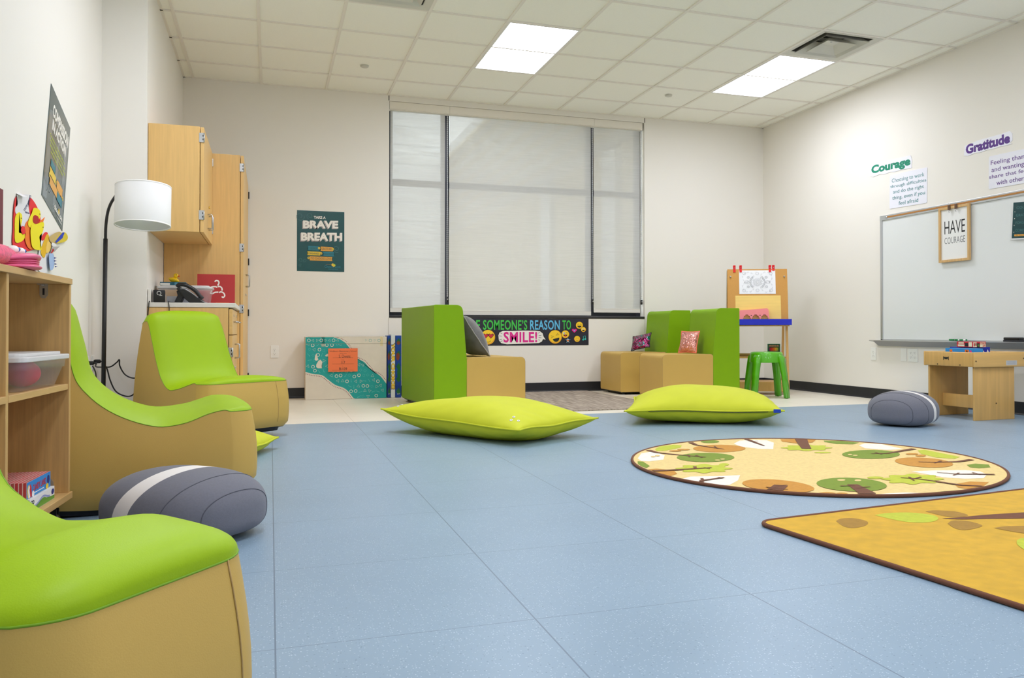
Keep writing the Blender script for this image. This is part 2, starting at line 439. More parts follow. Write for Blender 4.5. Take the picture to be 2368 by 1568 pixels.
def emission(name, col, st):
    m = bpy.data.materials.new(name); m.use_nodes = True; nt = m.node_tree; nt.nodes.clear()
    o = nt.nodes.new('ShaderNodeOutputMaterial'); e = nt.nodes.new('ShaderNodeEmission'); e.inputs[0].default_value = col+(1,); e.inputs[1].default_value = st
    nt.links.new(e.outputs[0], o.inputs[0]); return m
E_MAIN = emission('lamp_basket', (.90, .925, 1.03), LAMP_MAIN); E_SIDE = emission('lamp_wing', (.90, .925, 1.03), LAMP_SIDE)
M_ENAMEL = mat('white_enamel', (236, 236, 232), .35)
def troffer(i, j, label):
    x0, x1, y1, y0 = gx(i)+.012, gx(i+1)-.012, gy(j)-.012, gy(j+2)+.012
    cx, cy = (x0+x1)/2, (y0+y1)/2; w, d = (x1-x0)/2, (y1-y0)/2
    t = thing('ceiling_light', label, 'ceiling light', (cx, cy, HC), 0, 'recessed lights of the tiled ceiling')
    b = B()
    for a in (-1, 1):
        b.box(a*w, a*(w-.012), -d, d, -.001, .06, M_ENAMEL); b.box(-w+.012, w-.012, a*d, a*(d-.012), -.001, .06, M_ENAMEL)
    b.box(-w, w, -d, d, .06, .07, M_ENAMEL); b.build('housing', t)
    b = B(); n = 16; prof = [(-.105+.21*k/n, .012+.018*math.sin(PI*k/n)-.004) for k in range(n+1)]
    v = [(x, y, z) for y in (-d+.013, d-.013) for x, z in prof]; k = len(prof)
    b.faces(v, [(q, q+1, k+q+1, k+q) for q in range(k-1)], E_MAIN, True); b.build('lamp_basket', t, recalc=False)
    for a in (-1, 1):
        b = B(); prof = [(.107+(w-.013-.107)*q/8, .012+.035*math.sin(PI/2*(1-q/8))*math.sin(PI*min(1, .12+q/8))) for q in range(9)]
        v = [(a*x, y, z) for y in (-d+.013, d-.013) for x, z in prof]; k = len(prof)
        b.faces(v, [(q, q+1, k+q+1, k+q) for q in range(k-1)], E_SIDE, True); b.build('reflector_wing', t, recalc=False)
troffer(5, 2, 'lit recessed ceiling light above the middle of the window side')
troffer(9, 2, 'lit recessed ceiling light beside the square air diffuser, nearer the whiteboard')
for i, j in TROFFERS[2:]: troffer(i, j, 'lit recessed ceiling light in the rows behind the camera')

def diffuser(i, j, label):
    x0, x1, y1, y0 = gx(i)+.012, gx(i+1)-.012, gy(j)-.012, gy(j+1)+.012
    cx, cy, w = (x0+x1)/2, (y0+y1)/2, (x1-x0)/2; d = (y1-y0)/2
    t = thing('air_diffuser', label, 'air vent', (cx, cy, HC))
    pw = mat('diffuser_paint', (214, 212, 202), .45); dk = mat('duct_dark', (26, 24, 24), .8)
    def funnel(parent, name, r0, r1, z0, z1, m_):
        b = B(); v = []
        for (a, z) in ((r0, z0), (r1, z1)):
            v += [(-a*w, -a*d, z), (a*w, -a*d, z), (a*w, a*d, z), (-a*w, a*d, z)]
        v += [(p[0]*.985, p[1]*.985, p[2]+.004) for p in v]
        f = [(q, (q+1) % 4, 4+(q+1) % 4, 4+q) for q in range(4)]
        b.faces(v, f+[tuple(8+c for c in g[::-1]) for g in f]+[(q, 8+q, 8+(q+1) % 4, (q+1) % 4) for q in range(4)]+[(4+q, 4+(q+1) % 4, 12+(q+1) % 4, 12+q) for q in range(4)], m_)
        return b.build(name, parent)
    funnel(t, 'frame', .999, .82, 0.0, .012, pw)
    b = B(); b.box(-w*.82, w*.82, -d*.82, d*.82, .13, .15, mat('duct_grey', (120, 118, 112), .6))
    for a in (-1, 1):
        b.box(a*w*.82, a*(w*.82+.006), -d*.82, d*.82, .012, .14, mat('duct_grey', (120, 118, 112), .6)); b.box(-w*.82, w*.82, a*d*.82, a*(d*.82+.006), .012, .14, mat('duct_grey', (120, 118, 112), .6))
    b.lathe([(0, .128), (w*.52, .128)], dk, 28); b.lathe([(w*.52, .13), (w*.52, .10), (w*.55, .10), (w*.55, .13)], pw, 28)
    b.build('duct_box', t)
    funnel(t, 'cone', .74, .44, -.006, .075, pw)
    c = funnel(t, 'cone', .5, .25, -.012, .04, pw)
    b = B(); b.faces([(-.25*w, -.25*d, .04), (.25*w, -.25*d, .04), (.25*w, .25*d, .04), (-.25*w, .25*d, .04)], [(0, 1, 2, 3)], pw)
    b.lathe([(0, .036), (.008, .036), (.008, .04)], M_STEEL, 12); b.build('centre_plate', t)
    b = B()
    for sx in (-1, 1):
        for sy in (-1, 1): b.tube([(sx*.3*w, sy*.3*d, .07), (sx*.45*w, sy*.45*d, .13)], .005, M_STEEL, 6)
    b.build('bracket', t)
diffuser(9, 4, 'square stepped air diffuser in the ceiling next to the right-hand light')
diffuser(3, 4, 'square air diffuser cut off by the top edge of the picture')
def sprinkler(u, v, label):
    p = on(2, HC+.006, u, v); b = B(); mp = mat('sprinkler_cover', (205, 203, 192), .5)
    b.lathe([(.0, -.012), (.03, -.012), (.036, -.008), (.036, .003), (.038, .003), (.038, .0045)], mp, 24)
    tag(b.build('sprinkler_cover', loc=(p.x, p.y, HC+.004)), label, 'sprinkler', 'sprinkler covers in the ceiling')
sprinkler(843, 152, 'round sprinkler cover in the ceiling tile left of the window')
sprinkler(1546, 220, 'round sprinkler cover in the ceiling tile right of the window')

# ------------------------------------------------------------------ roller blinds
fab = bpy.data.materials.new('blind_mesh_fabric'); fab.use_nodes = True; nt = fab.node_tree; nt.nodes.clear()
def _fab():
    N, L = nt.nodes, nt.links
    o = N.new('ShaderNodeOutputMaterial'); d = N.new('ShaderNodeBsdfDiffuse'); tl = N.new('ShaderNodeBsdfTranslucent'); tr = N.new('ShaderNodeBsdfTransparent')
    d.inputs[0].default_value = lin((210, 210, 208))+(1,); tl.inputs[0].default_value = lin((236, 236, 232))+(1,)
    tc = N.new('ShaderNodeTexCoord'); mp = N.new('ShaderNodeMapping'); mp.inputs['Scale'].default_value = (3, 3, 90); L.new(tc.outputs['Object'], mp.inputs[0])
    n = N.new('ShaderNodeTexNoise'); n.inputs['Scale'].default_value = 1.0; n.inputs['Detail'].default_value = 5; L.new(mp.outputs[0], n.inputs['Vector'])
    mr = N.new('ShaderNodeMapRange'); mr.inputs[1].default_value = .3; mr.inputs[2].default_value = .7; mr.inputs[3].default_value = .27; mr.inputs[4].default_value = .35; L.new(n.outputs['Fac'], mr.inputs[0])
    m1 = N.new('ShaderNodeMixShader'); m1.inputs[0].default_value = .10; L.new(d.outputs[0], m1.inputs[1]); L.new(tl.outputs[0], m1.inputs[2])
    m2 = N.new('ShaderNodeMixShader'); L.new(mr.outputs[0], m2.inputs[0]); L.new(m1.outputs[0], m2.inputs[1]); L.new(tr.outputs[0], m2.inputs[2]); L.new(m2.outputs[0], o.inputs[0])
_fab()
HEM = mat('blind_hem', (226, 222, 214), .8); VAL = mat('blind_valance', (232, 226, 214), .5)
def blind(x0, x1, xv0, xv1, zb, zc, chain_x, label):
    c = (x0+x1)/2; t = thing('roller_blind', label, 'window blind', (c, .06, zb), 0, 'roller blinds of the window')
    L = lambda x: x-c
    ft = 2.90-zb
    b = B(); b.box(L(x0), L(x1), .0, .0012, .045, ft, fab); b.build('blind_fabric', t)
    b = B(); b.box(L(x0), L(x1), -.004, .005, 0, .045, HEM, .002); b.box(L(x0)+.001, L(x1)-.001, -.0046, .004, .04, .0435, mat('blind_stitch', (196, 190, 180), .8)); b.build('hem_bar', t)
    b = B(); b.box(L(xv0), L(xv1), -.05, -.044, 2.873-zb, 2.946-zb, VAL, .001); b.box(L(xv0), L(xv1), -.044, .03, 2.868-zb, 2.873-zb, VAL); b.build('valance', t)
    b = B(); b.lathe([(0, L(x0)), (.022, L(x0)), (.022, L(x1)), (0, L(x1))], VAL, 16, (0, .012, 2.908-zb), 0); b.build('roller_tube', t)
    b = B(); ch = mat('bead_chain', (205, 208, 214), .3, metal=.8)
    for s_, y in ((-.006, -.012), (.006, -.016)):
        n = 90
        for k in range(n+1):
            z = zc+.02+(2.862-zc-.02)*k/n
            b.ball((L(chain_x)+s_*(.6+.4*math.sin(k*.07)), y, z-zb), (.003, .003, .011), ch, 6)
    b.build('bead_chain', t)
    b = B(); b.box(L(chain_x)-.0085, L(chain_x)+.0085, -.03, -.004, zc-.03-zb, zc+.025-zb, M_BLACK, .006, 3); b.lathe([(0, -.006), (.006, -.006), (.006, .0)], M_STEEL, 12, (L(chain_x), -.03, zc-zb), 1); b.build('chain_tensioner', t)
blind(-1.168, -.612, -1.182, -.573, .835, .97, -.590, 'narrow roller blind over the left pane of the window')
blind(-.567, .992, -.571, 1.0155, 0.812, .965, 1.004, 'wide roller blind over the middle pane of the window')
blind(1.026, 1.572, 1.017, 1.585, .845, .965, 1.584, 'narrow roller blind over the right pane, hanging clear of the sill')
# ------------------------------------------------------------------ rocking lounge chairs
def catmull(P, n):
    out = []
    for i in range(len(P)-1):
        p0 = P[max(i-1, 0)]; p1 = P[i]; p2 = P[i+1]; p3 = P[min(i+2, len(P)-1)]
        for k in range(n):
            t = k/n; q = []
            for a, b, c, d in zip(p0, p1, p2, p3):
                q.append(.5*((2*b)+(-a+c)*t+(2*a-5*b+4*c-d)*t*t+(-a+3*b-3*c+d)*t**3))
            out.append(tuple(q))
    out.append(tuple(P[-1])); return out
def rocker(pose, s, label, rock=0.0):
    X, Y, ph = pose; wb, wf, xm, zm, xv, zv, xf, zf, zb, crown = s
    t = thing('rocking_lounge_chair', label, 'chair', (X, Y, 0), math.radians(ph), 'lime and tan rocking lounge chairs')
    # seam line of the side: from the back of the top edge, over it, down the backrest, through the seat to the front edge
    prof = catmull([(-.062, zb-.014), (-.052, zb-.003), (-.030, zb+.003), (.0, zb-.012), (xm*.5, (zb+zm)/2-.005), (xm, zm), (xm+(xv-xm)*.4, zm-(zm-zv)*.62), (xv, zv), (xv+.13, zv+.004), (xf-.1, zf-.012), (xf-.03, zf), (xf, zf-.006)], 6)
    n = len(prof); m = 24
    cum = [0]
    for a, b in zip(prof, prof[1:]): cum.append(cum[-1]+math.hypot(b[0]-a[0], b[1]-a[1]))
    T = cum[-1]; r = .085
    def width(x): 
        q = max(0, min(1, x/xf)); return wb+(wf-wb)*q
    def pt(i, v, off=0.0):
        x, z = prof[i]; a = prof[max(i-1, 0)]; c = prof[min(i+1, n-1)]
        tx, tz = c[0]-a[0], c[1]-a[1]; l = math.hypot(tx, tz); nx, nz = -tz/l, tx/l
        if nz < 0 and i > 12: nx, nz = -nx, -nz
        hw = width(x)/2; tt = 2*v-1
        # plan rounding of the front corners
        ay = abs(tt)*hw; dx = 0
        if ay > hw-r: dx = r-math.sqrt(max(0, r*r-(ay-hw+r)**2))
        if x > xv: x = xv+(x-xv)*((xf-dx-xv)/(xf-xv))
        # rounding of the top corners of the back
        dz = 0
        rb = .035
        if ay > hw-rb: dz = rb-math.sqrt(max(0, rb*rb-(ay-hw+rb)**2))
        if z > zv+.12: z = z-dz*min(1, (z-zv-.12)/.3)
        e = min(cum[i], .0+T)/.05; g = min(1, math.sqrt(max(0, min(1, cum[i]/.09))))*min(1, math.sqrt(max(0, (T-cum[i])/.10)))
        h = crown*(1-abs(tt)**3.2)*g
        # a shallow sag across the seat
        return Vector((x+nx*(h+off), tt*hw, z+nz*(h+off)))
    b = B(); g = b.grid(lambda u, v: pt(round(u*(n-1)), v), n-1, m, M_LIME)
    b.build('seat_cover', t)
    # boundary of the cover -> ruled down to the rocker line
    loop = [pt(i, 0) for i in range(n)]+[pt(n-1, j/m) for j in range(1, m)]+[pt(i, 1) for i in range(n-1, -1, -1)]+[pt(0, j/m) for j in range(m-1, 0, -1)]
    xl, xh = -.062, xf
    def zbot(x): return .020+.040*((x-.20)/.43)**2
    def bottom(p):
        q = (p.x-xl)/(xh-xl); x = -.17+q*(xh+.018+.17)
        return Vector((x, p.y*1.01, zbot(x)))
    b = B(); k = b.m(M_TAN); R = 9; rings = []
    ctr = Vector(((xl+xh)/2, 0, .2))
    for q in range(R+1):
        f = q/R; ring = []
        for p in loop:
            bo = bottom(p); w = p.lerp(bo, f)
            out = Vector((w.x-ctr.x, w.y, 0)); out.normalize()
            w = w+out*(.012*math.sin(PI*min(1, f*1.05)))
            if f > .86: w = w-out*(.028*((f-.86)/.14)**2)
            ring.append(b.bm.verts.new(w))
        rings.append(ring)
    N = len(loop)
    for a, c in zip(rings, rings[1:]):
        for j in range(N):
            fc = b.bm.faces.new((a[j], a[(j+1) % N], c[(j+1) % N], c[j])); fc.material_index = k; fc.smooth = True
    low = [v.co.copy() for v in rings[-1]]
    for j in range(1, n-1): pass
    b.build('upholstered_body', t)
    # black rocker base below
    b = B(); k = b.m(M_DARK); A = []; Bq = []
    for p in low:
        c = Vector((.22, 0, 0)); q = c+(p-c)*.95
        A.append(b.bm.verts.new((q.x, q.y, p.z+.005))); qz = max(.0005, .0005+.05*((q.x-.20)/.43)**2*.85); Bq.append(b.bm.verts.new((c.x+(q.x-c.x)*.97, q.y*.97, qz)))
    for j in range(N):
        fc = b.bm.faces.new((A[j], A[(j+1) % N], Bq[(j+1) % N], Bq[j])); fc.material_index = k
    # underside as strips between the two sides
    for i in range(n-1):
        o = (2*n+2*(m-1))
        l0, l1 = i, i+1; r0, r1 = n+(m-1)+(n-1-i), n+(m-1)+(n-2-i)
        for V in (Bq, A):
            try: fc = b.bm.faces.new((V[l0], V[l1], V[r1], V[r0])); fc.material_index = k
            except Exception: pass
    b.build('rocker_base', t)
    # welt along the seam and two stitched seams on the front corners
    b = B(); pts = [p.copy() for p in loop]; pts.append(pts[0]); b.tube(pts, .0016, M_LIMESEAM, 6, caps=False); b.build('seam_welt', t)
    b = B()
    for side in (1,):
        idx = (n-1)+(4 if side == 0 else m-5)
        pts = [rings_co[idx]+(rings_co[idx]-ctr).normalized()*.0006 for rings_co in RCO(loop, bottom, ctr, R)]
        b.tube(pts[:-1], 0.0012, M_TANSEAM, 5)
    b.build('corner_seam', t)
    return t
def RCO(loop, bottom, ctr, R):
    out = []
    for q in range(R+1):
        f = q/R; ring = []
        for p in loop:
            w = p.lerp(bottom(p), f); o = Vector((w.x-ctr.x, w.y, 0)); o.normalize()
            w = w+o*(.012*math.sin(PI*min(1, f*1.05)))
            if f > .86: w = w-o*(.028*((f-.86)/.14)**2)
            ring.append(w)
        out.append(ring)
    return out
rocker((-2.805, -2.719, -51.5), (.502, .601, .093, .472, .234, .302, .635, .348, .736, .045), 'lime and tan rocking lounge chair in front of the wooden cabinets')
rocker((-3.032, -5.001, 9.2), (.514, .570, .068, .463, .297, .307, .638, .354, .736, .045), 'lime and tan rocking lounge chair beside the bookshelf, behind a grey pebble stool')
rocker((-2.916, -7.075, -36.5), (.530, .362, .040, .417, .286, .322, .622, .355, .734, .068), 'lime and tan rocking lounge chair nearest the camera, cut off by the frame')

# ------------------------------------------------------------------ block benches with a wedge back
def rounded(poly, r, which, n=6):
    out = []; k = len(poly)
    for i, p in enumerate(poly):
        if i not in which: out.append(p); continue
        a = Vector(poly[i-1]); c = Vector(poly[(i+1) % k]); p = Vector(p)
        rr = which[i] if isinstance(which, dict) else r
        u = (a-p).normalized(); v = (c-p).normalized(); A = p+u*rr; C = p+v*rr
        for q in range(n+1):
            f = q/n; out.append(tuple((1-f)**2*A+2*f*(1-f)*p+f*f*C))
    return out
def bench(pose, w, label, dims=(.270, .208, .515, .426, .855), cut=0):
    X, Y, ph = pose; db, dt, ds, hs, hb = dims
    t = thing('block_bench', label, 'bench', (X, Y, 0), math.radians(ph), 'leaf green and tan block benches')
    z0 = .028
    pb = rounded([(0, z0), (db, z0), (db+.003, hs-.03), (dt+.028, hb), (0, hb)], 0, {0: .02, 3: .05, 4: .012})
    b = B(); b.prism([(x, z) for x, z in pb], 1, -w/2, w/2, M_OLIVE, .009, 3)
    for f in b.bm.faces: f.smooth = False
    b.build('backrest', t)
    ps = rounded([(db+.004, z0), (db+ds, z0), (db+ds, hs), (db+.004, hs)], 0, {1: .018, 2: .045, 3: .03})
    b = B(); b.prism(ps, 1, -w/2, w/2, M_TAN, .009, 3); b.build('seat', t)
    for sy in (-1, 1):
        y = sy*(w/2-.003)
        b = B(); b.tube([(x, y, z) for x, z in pb[7:]]+[(pb[0][0], y, pb[0][1])], .0022, M_LIMESEAM, 5); b.build('seam_welt', t)
        b = B(); b.tube([(x, y, z) for x, z in ps[1:]], .0022, M_TANSEAM, 5); b.build('seam_welt', t)
    for x in (.05, db+ds-.06):
        for y in (-w/2+.06, w/2-.06):
            b = B(); b.lathe([(0, 0), (.022, 0), (.022, .006), (.008, .009), (.008, .03)], M_STEEL, 16, (x, y, 0)); b.build('foot', t)
    b = B(); b.box(.02, db+ds-.02, -w/2+.02, w/2-.02, .02, .03, M_BLACK); b.build('underside', t)
    return t
bench((-1.108, -1.220, 5.0), 1.11, 'wide green and tan block bench in front of the window, grey cushion on it')
bench((1.880, -1.270, 178.0), .55, 'green and tan block bench holding the pink sequin cushion')
bench((1.816, -.400, 179.5), .55, 'green and tan block bench holding the dark rainbow sequin cushion')

# ------------------------------------------------------------------ pebble stools
def pebble(loc, yaw, A, Bw, H, label, band=(-.62, -.40), tilt=0.0):
    t = thing('pebble_stool', label, 'stool', (loc[0], loc[1], 0), yaw, 'grey pebble stools with a white band')
    def surf(a, th):                              # a in -1..1 along the axis, th round it
        a = a+tilt*math.sin(th)*(1-a*a); a = max(-1, min(1, a)); rr = (1-abs(a)**2.7)**(1/2.3)
        c, s_ = math.cos(th), math.sin(th)
        if s_ >= 0: y = Bw*rr*math.copysign(abs(c)**.95, c); zz = H*.44+H*.56*rr*s_**.88
        else: y = Bw*rr*math.copysign(abs(c)**.62, c); zz = H*.44-H*.44*rr**.55*(-s_)**.62
        return Vector((A*a, y, max(.0006, zz)))
    def seg(name, a0, a1, m_, n):
        b = B(); b.grid(lambda u, v: surf(math.sin((math.asin(max(-1, min(1, a0)))+(math.asin(max(-1, min(1, a1)))-math.asin(max(-1, min(1, a0))))*u)), 2*PI*v), n, 56, m_, wrap=True); return b.build(name, t, weld=True)
    seg('felt_cover', -1, band[0], M_GREYF, 10)
    o = seg('white_band', band[0], band[1], M_WHITEF, 4); tag(o, 'white felt band')
    seg('felt_cover', band[1], 1, M_GREYF, 24)
    b = B()
    for a in (.42, .84):
        q = [surf(a, 2*PI*k/60) for k in range(61)]; c = Vector((0, 0, H/2))
        b.tube([p+(p-c).normalized()*.0002 for p in q], .0016, M_GREYS, 5, caps=False)
    b.build('seam', t)
pebble((-2.558, -5.60), math.radians(-42), .250, .205, .212, 'grey pebble stool with a white band, in front of the near rocking chairs', band=(-.29, -.04), tilt=.24)
pebble((1.80, -3.80), math.radians(207), .230, .215, .232, 'grey pebble stool with a white band, beside the wooden play table', band=(-.08, .10), tilt=.12)

# ------------------------------------------------------------------ floor pillows
def pillow(corners, hc, hz, label, name='floor_pillow', flop=(.0, .0, .0, .0), m_=None, seed=1, power=2.6, thick=(.13, .12)):
    """corners: four points on the floor in order; the rim stands hz high, the middle rises thick[0] over it"""
    P = [Vector((c[0], c[1], 0)) for c in corners]; c0 = sum(P, Vector())/4; d = (P[1]-P[0]); yaw = math.atan2(d.y, d.x)
    t = thing(name, label, 'cushion', (c0.x, c0.y, 0), yaw, 'lime floor pillows')
    inv = Matrix.Rotation(-yaw, 3, 'Z'); Q = [inv @ (p-c0) for p in P]; m_ = m_ or M_PILLOW
    def plan(u, v):
        uu, vv = 2*u-1, 2*v-1
        pu = uu*(1-.055*(1-vv*vv)); pv = vv*(1-.075*(1-uu*uu))       # sides drawn in, corners left as ears
        a, b_ = (pu+1)/2, (pv+1)/2
        return Q[0]*(1-a)*(1-b_)+Q[1]*a*(1-b_)+Q[2]*a*b_+Q[3]*(1-a)*b_
    def rim(u, v):
        w = [(1-u)*(1-v), u*(1-v), u*v, (1-u)*v]; e = sum(f*(q**3) for f, q in zip(flop, w))
        return hz+e+.004*math.sin(9*u+seed)+.004*math.sin(11*v+seed*2)
    def body(u, v):
        a = (1-abs(2*u-1)**power)**.62; b_ = (1-abs(2*v-1)**power)**.62; return a*b_
    def wr(u, v, k):
        e = min(u, 1-u, v, 1-v); q = max(0, 1-e/.2)
        return .004*q*math.sin(40*(u-v)+seed*k)*(body(u, v)**.5) + .004*noise.noise(Vector((u*4, v*4, seed+k)))*body(u, v)
    def top(u, v): 
        p = plan(u, v); return Vector((p.x, p.y, rim(u, v)+thick[0]*body(u, v)+wr(u, v, 1)))
    def bot(u, v):
        p = plan(u, v); return Vector((p.x, p.y, max(.001, rim(u, v)-thick[1]*body(u, v)**.75+wr(u, v, 2))))
    n = 48
    b = B(); b.grid(top, n, n, m_); b.grid(bot, n, n, m_); b.build('cover', t, weld=True)
    b = B(); loop = [(i/n, 0) for i in range(n)]+[(1, i/n) for i in range(n)]+[(1-i/n, 1) for i in range(n)]+[(0, 1-i/n) for i in range(n)]
    b.tube([top(u, v) for u, v in loop+[loop[0]]], .0055, m_, 6, caps=False); b.build('flange_seam', t)
    return t, top, bot
def eyelets(t, top, uvs):
    for u, v in uvs:
        p = top(u, v); e = .01
        nrm = (top(u+e, v)-p).cross(top(u, v+e)-p).normalized()
        if nrm.z < 0: nrm = -nrm
        b = B(); b.lathe([(.0, .002), (.0035, .002), (.0035, .0035), (.0085, .003), (.009, .0), (.0, .0)], M_WHITE, 16); b.lathe([(0, .0028), (.0035, .0028)], M_BLACK, 12)
        o = b.build('eyelet', t); o.location = p; o.rotation_euler = nrm.to_track_quat('Z', 'Y').to_euler()
def z_on(u, v, z): p = fl(u, v, z); return (p.x, p.y)
PN = z_on(1200, 996, .095); PR = z_on(1383, 972, .10); PLF = z_on(881, 947, .145)
PF = (PR[0]+PLF[0]-PN[0], PR[1]+PLF[1]-PN[1])
t, top1, bot1 = pillow([PLF, PN, PR, PF], 0, .10, 'lime floor pillow with white eyelets lying in front of the wide bench', flop=(.05, .0, .02, .02), seed=3)
eyelets(t, top1, [(.90, .13), (.905, .085), (.94, .115), (.07, .12), (.075, .075)])
QN = z_on(1444, 949, .105); QR = z_on(1814, 951, .105); QFL = z_on(1466, 921, .115); QFR = (QFL[0]+QR[0]-QN[0]-.03, QFL[1]+QR[1]-QN[1])
t, top2, bot2 = pillow([QN, QR, QFR, QFL], 0, .105, 'lime floor pillow with a blue tag lying in front of the two small benches', flop=(.0, .0, .0, .02), seed=5, thick=(.145, .115))
b = B(); p = top2(.955, .0); b.box(p.x-.024, p.x+.024, p.y-.010, p.y-.003, p.z-.012, p.z+.012, mat('blue_tag', (16, 60, 170), .5), .002); tag(b.build('sewn_tag', t), 'small blue sewn tag')
b = B(); b.tube([top2(u/40, 0)+Vector((0, -.0055, -.006)) for u in range(6, 37)], .0028, mat('zip_dark', (70, 80, 16), .6), 5); b.build('zipper', t)
t, a_, b_ = pillow([(-2.95, -4.02), (-2.42, -4.22), (-2.26, -3.62), (-2.85, -3.42)], 0, .06, 'lime floor pillow mostly hidden between the two far rocking chairs', seed=8, thick=(.09, .07), flop=(0, .0, .0, 0))

# small cushions on the benches
def scatter(loc, size, yaw, lean, label, m_, piping=None, thick=.07, back=None, group=None, sag=0.0, ear=.0, roll=0.0):
    t = thing('scatter_cushion', label, 'cushion', loc, yaw, group)
    w, h = size; R = Matrix.Rotation(lean, 3, 'X') @ Matrix.Rotation(roll, 3, 'Y')
    def f(u, v, s_):
        a, c = 2*u-1, 2*v-1; k = ((1-abs(a)**2.4)*(1-abs(c)**2.4))**.6
        x = a*w/2*(1-.07*(1-c*c)); z = (c*(1-.07*(1-a*a))+1)*h/2
        p = Vector((x, s_*thick*k, z)); p.y += sag*math.sin(PI*v)+.004*noise.noise(Vector((u*5, v*5, s_)))
        q = R @ p; return q
    lo_ = min(f(i/28, j/28, q).z for i in range(29) for j in range(29) for q in (-1, 1)); t.location.z += .006-lo_
    b = B(); n = 28; b.grid(lambda u, v: f(u, v, -1), n, n, m_); b.grid(lambda u, v: f(u, v, 1), n, n, back or m_); b.build('cover', t, weld=True)
    loop = [(i/n, 0) for i in range(n)]+[(1, i/n) for i in range(n)]+[(1-i/n, 1) for i in range(n)]+[(0, 1-i/n) for i in range(n)]
    b = B(); b.tube([f(u, v, 0) for u, v in loop+[loop[0]]], .005, piping or m_, 6, caps=False); b.build('piping', t)
    return t
M_VEL = mat('grey_velvet', (92, 91, 90), .9, noise_amt=.25, nscale=14, bump=.3, bscale=60, sheen=.4)
def sequin(name, cols, scale=190, metal=.75):
    m = bpy.data.materials.new(name); m.use_nodes = True; nt = m.node_tree; N, L = nt.nodes, nt.links; b_ = N['Principled BSDF']
    b_.inputs['Metallic'].default_value = metal; b_.inputs['Roughness'].default_value = .22
    tc = N.new('ShaderNodeTexCoord'); v = N.new('ShaderNodeTexVoronoi'); v.inputs['Scale'].default_value = scale; L.new(tc.outputs['Object'], v.inputs['Vector'])
    n = N.new('ShaderNodeTexNoise'); n.inputs['Scale'].default_value = 14; L.new(tc.outputs['Object'], n.inputs['Vector'])
    sc = N.new('ShaderNodeSeparateColor'); L.new(v.outputs['Color'], sc.inputs[0])
    ad = N.new('ShaderNodeMath'); ad.operation = 'MULTIPLY_ADD'; ad.inputs[1].default_value = .35; L.new(sc.outputs[0], ad.inputs[0])
    m2 = N.new('ShaderNodeMath'); m2.operation = 'MULTIPLY_ADD'; m2.inputs[1].default_value = 1.5; m2.inputs[2].default_value = -.4; L.new(n.outputs['Fac'], m2.inputs[0]); L.new(m2.outputs[0], ad.inputs[2])
    cr = N.new('ShaderNodeValToRGB'); cr.color_ramp.interpolation = 'LINEAR'
    while len(cr.color_ramp.elements) < len(cols): cr.color_ramp.elements.new(.5)
    for e, (p, c) in zip(cr.color_ramp.elements, cols): e.position = p; e.color = lin(c)+(1,)
    L.new(ad.outputs[0], cr.inputs[0]); L.new(cr.outputs[0], b_.inputs['Base Color'])
    nm = N.new('ShaderNodeVectorMath'); nm.operation = 'SUBTRACT'; nm.inputs[1].default_value = (.5, .5, .5); L.new(v.outputs['Color'], nm.inputs[0])
    sl = N.new('ShaderNodeVectorMath'); sl.operation = 'SCALE'; sl.inputs['Scale'].default_value = .75; L.new(nm.outputs[0], sl.inputs[0])
    ge = N.new('ShaderNodeNewGeometry'); aa = N.new('ShaderNodeVectorMath'); aa.operation = 'ADD'; L.new(ge.outputs['Normal'], aa.inputs[0]); L.new(sl.outputs[0], aa.inputs[1])
    no = N.new('ShaderNodeVectorMath'); no.operation = 'NORMALIZE'; L.new(aa.outputs[0], no.inputs[0]); L.new(no.outputs[0], b_.inputs['Normal'])
    return m
SQ_PINK = sequin('pink_sequins', [(0, (150, 92, 84)), (.4, (224, 152, 142)), (1, (238, 176, 164))])
SQ_DARK = sequin('rainbow_sequins', [(0, (10, 10, 14)), (.3, (40, 30, 36)), (.5, (200, 30, 120)), (.62, (40, 160, 150)), (.75, (20, 30, 60)), (1, (30, 200, 110))])
# grey one leans on the wide bench's backrest (which faces +x, turned 5 degrees)
scatter((-.565, -1.33, .4275), (.46, .42), math.radians(95), math.radians(-35), 'grey velvet cushion leaning on the backrest of the wide bench', M_VEL, mat('grey_piping', (150, 148, 146), .8), thick=.11)
scatter((1.47, -1.26, .4275), (.205, .215), math.radians(-62), math.radians(-16), 'small pink sequin cushion leaning on a green bench back', SQ_PINK, mat('pink_edge', (232, 120, 90), .6), thick=.04)
scatter((1.36, -.42, .4275), (.21, .21), math.radians(-55), math.radians(-42), 'small dark rainbow sequin cushion lying on the bench seat', SQ_DARK, M_BLACK, thick=.04, roll=math.radians(-16))

# ------------------------------------------------------------------ rugs and mat
def pile(name, rgb): return mat(name, rgb, .95, noise_amt=.09, nscale=60, bump=.6, bscale=900, sheen=.2, spec=.15)
R_SAND = pile('rug_sand', (236, 208, 138)); R_GOLD = mat('rug_gold', (214, 168, 36), .95, noise_amt=.10, nscale=22, bump=.6, bscale=900, sheen=.2, spec=.15)
R_BROWN = pile('rug_brown', (112, 62, 30)); R_OCHRE = pile('rug_ochre', (204, 142, 42)); R_GREEN = pile('rug_green', (122, 146, 26)); R_LIME = pile('rug_lime', (192, 200, 48)); R_WHITE = pile('rug_white', (246, 240, 226)); R_EDGE = mat('rug_binding', (112, 70, 50), .9, bump=.4, bscale=500)
R_OLIVEB = pile('rug_olive_brown', (166, 124, 34))
ZR = .011
def flat(b, pts, z, m_):
    t = bmesh.new(); f = t.faces.new([t.verts.new((p[0], p[1], z)) for p in pts]); bmesh.ops.triangulate(t, faces=[f])
    for g in t.faces:
        if g.normal.z < 0: g.normal_flip()
    b.join(t, m_)
def sm(P, n=6): return catmull(P+[P[0]], n)[:-1]
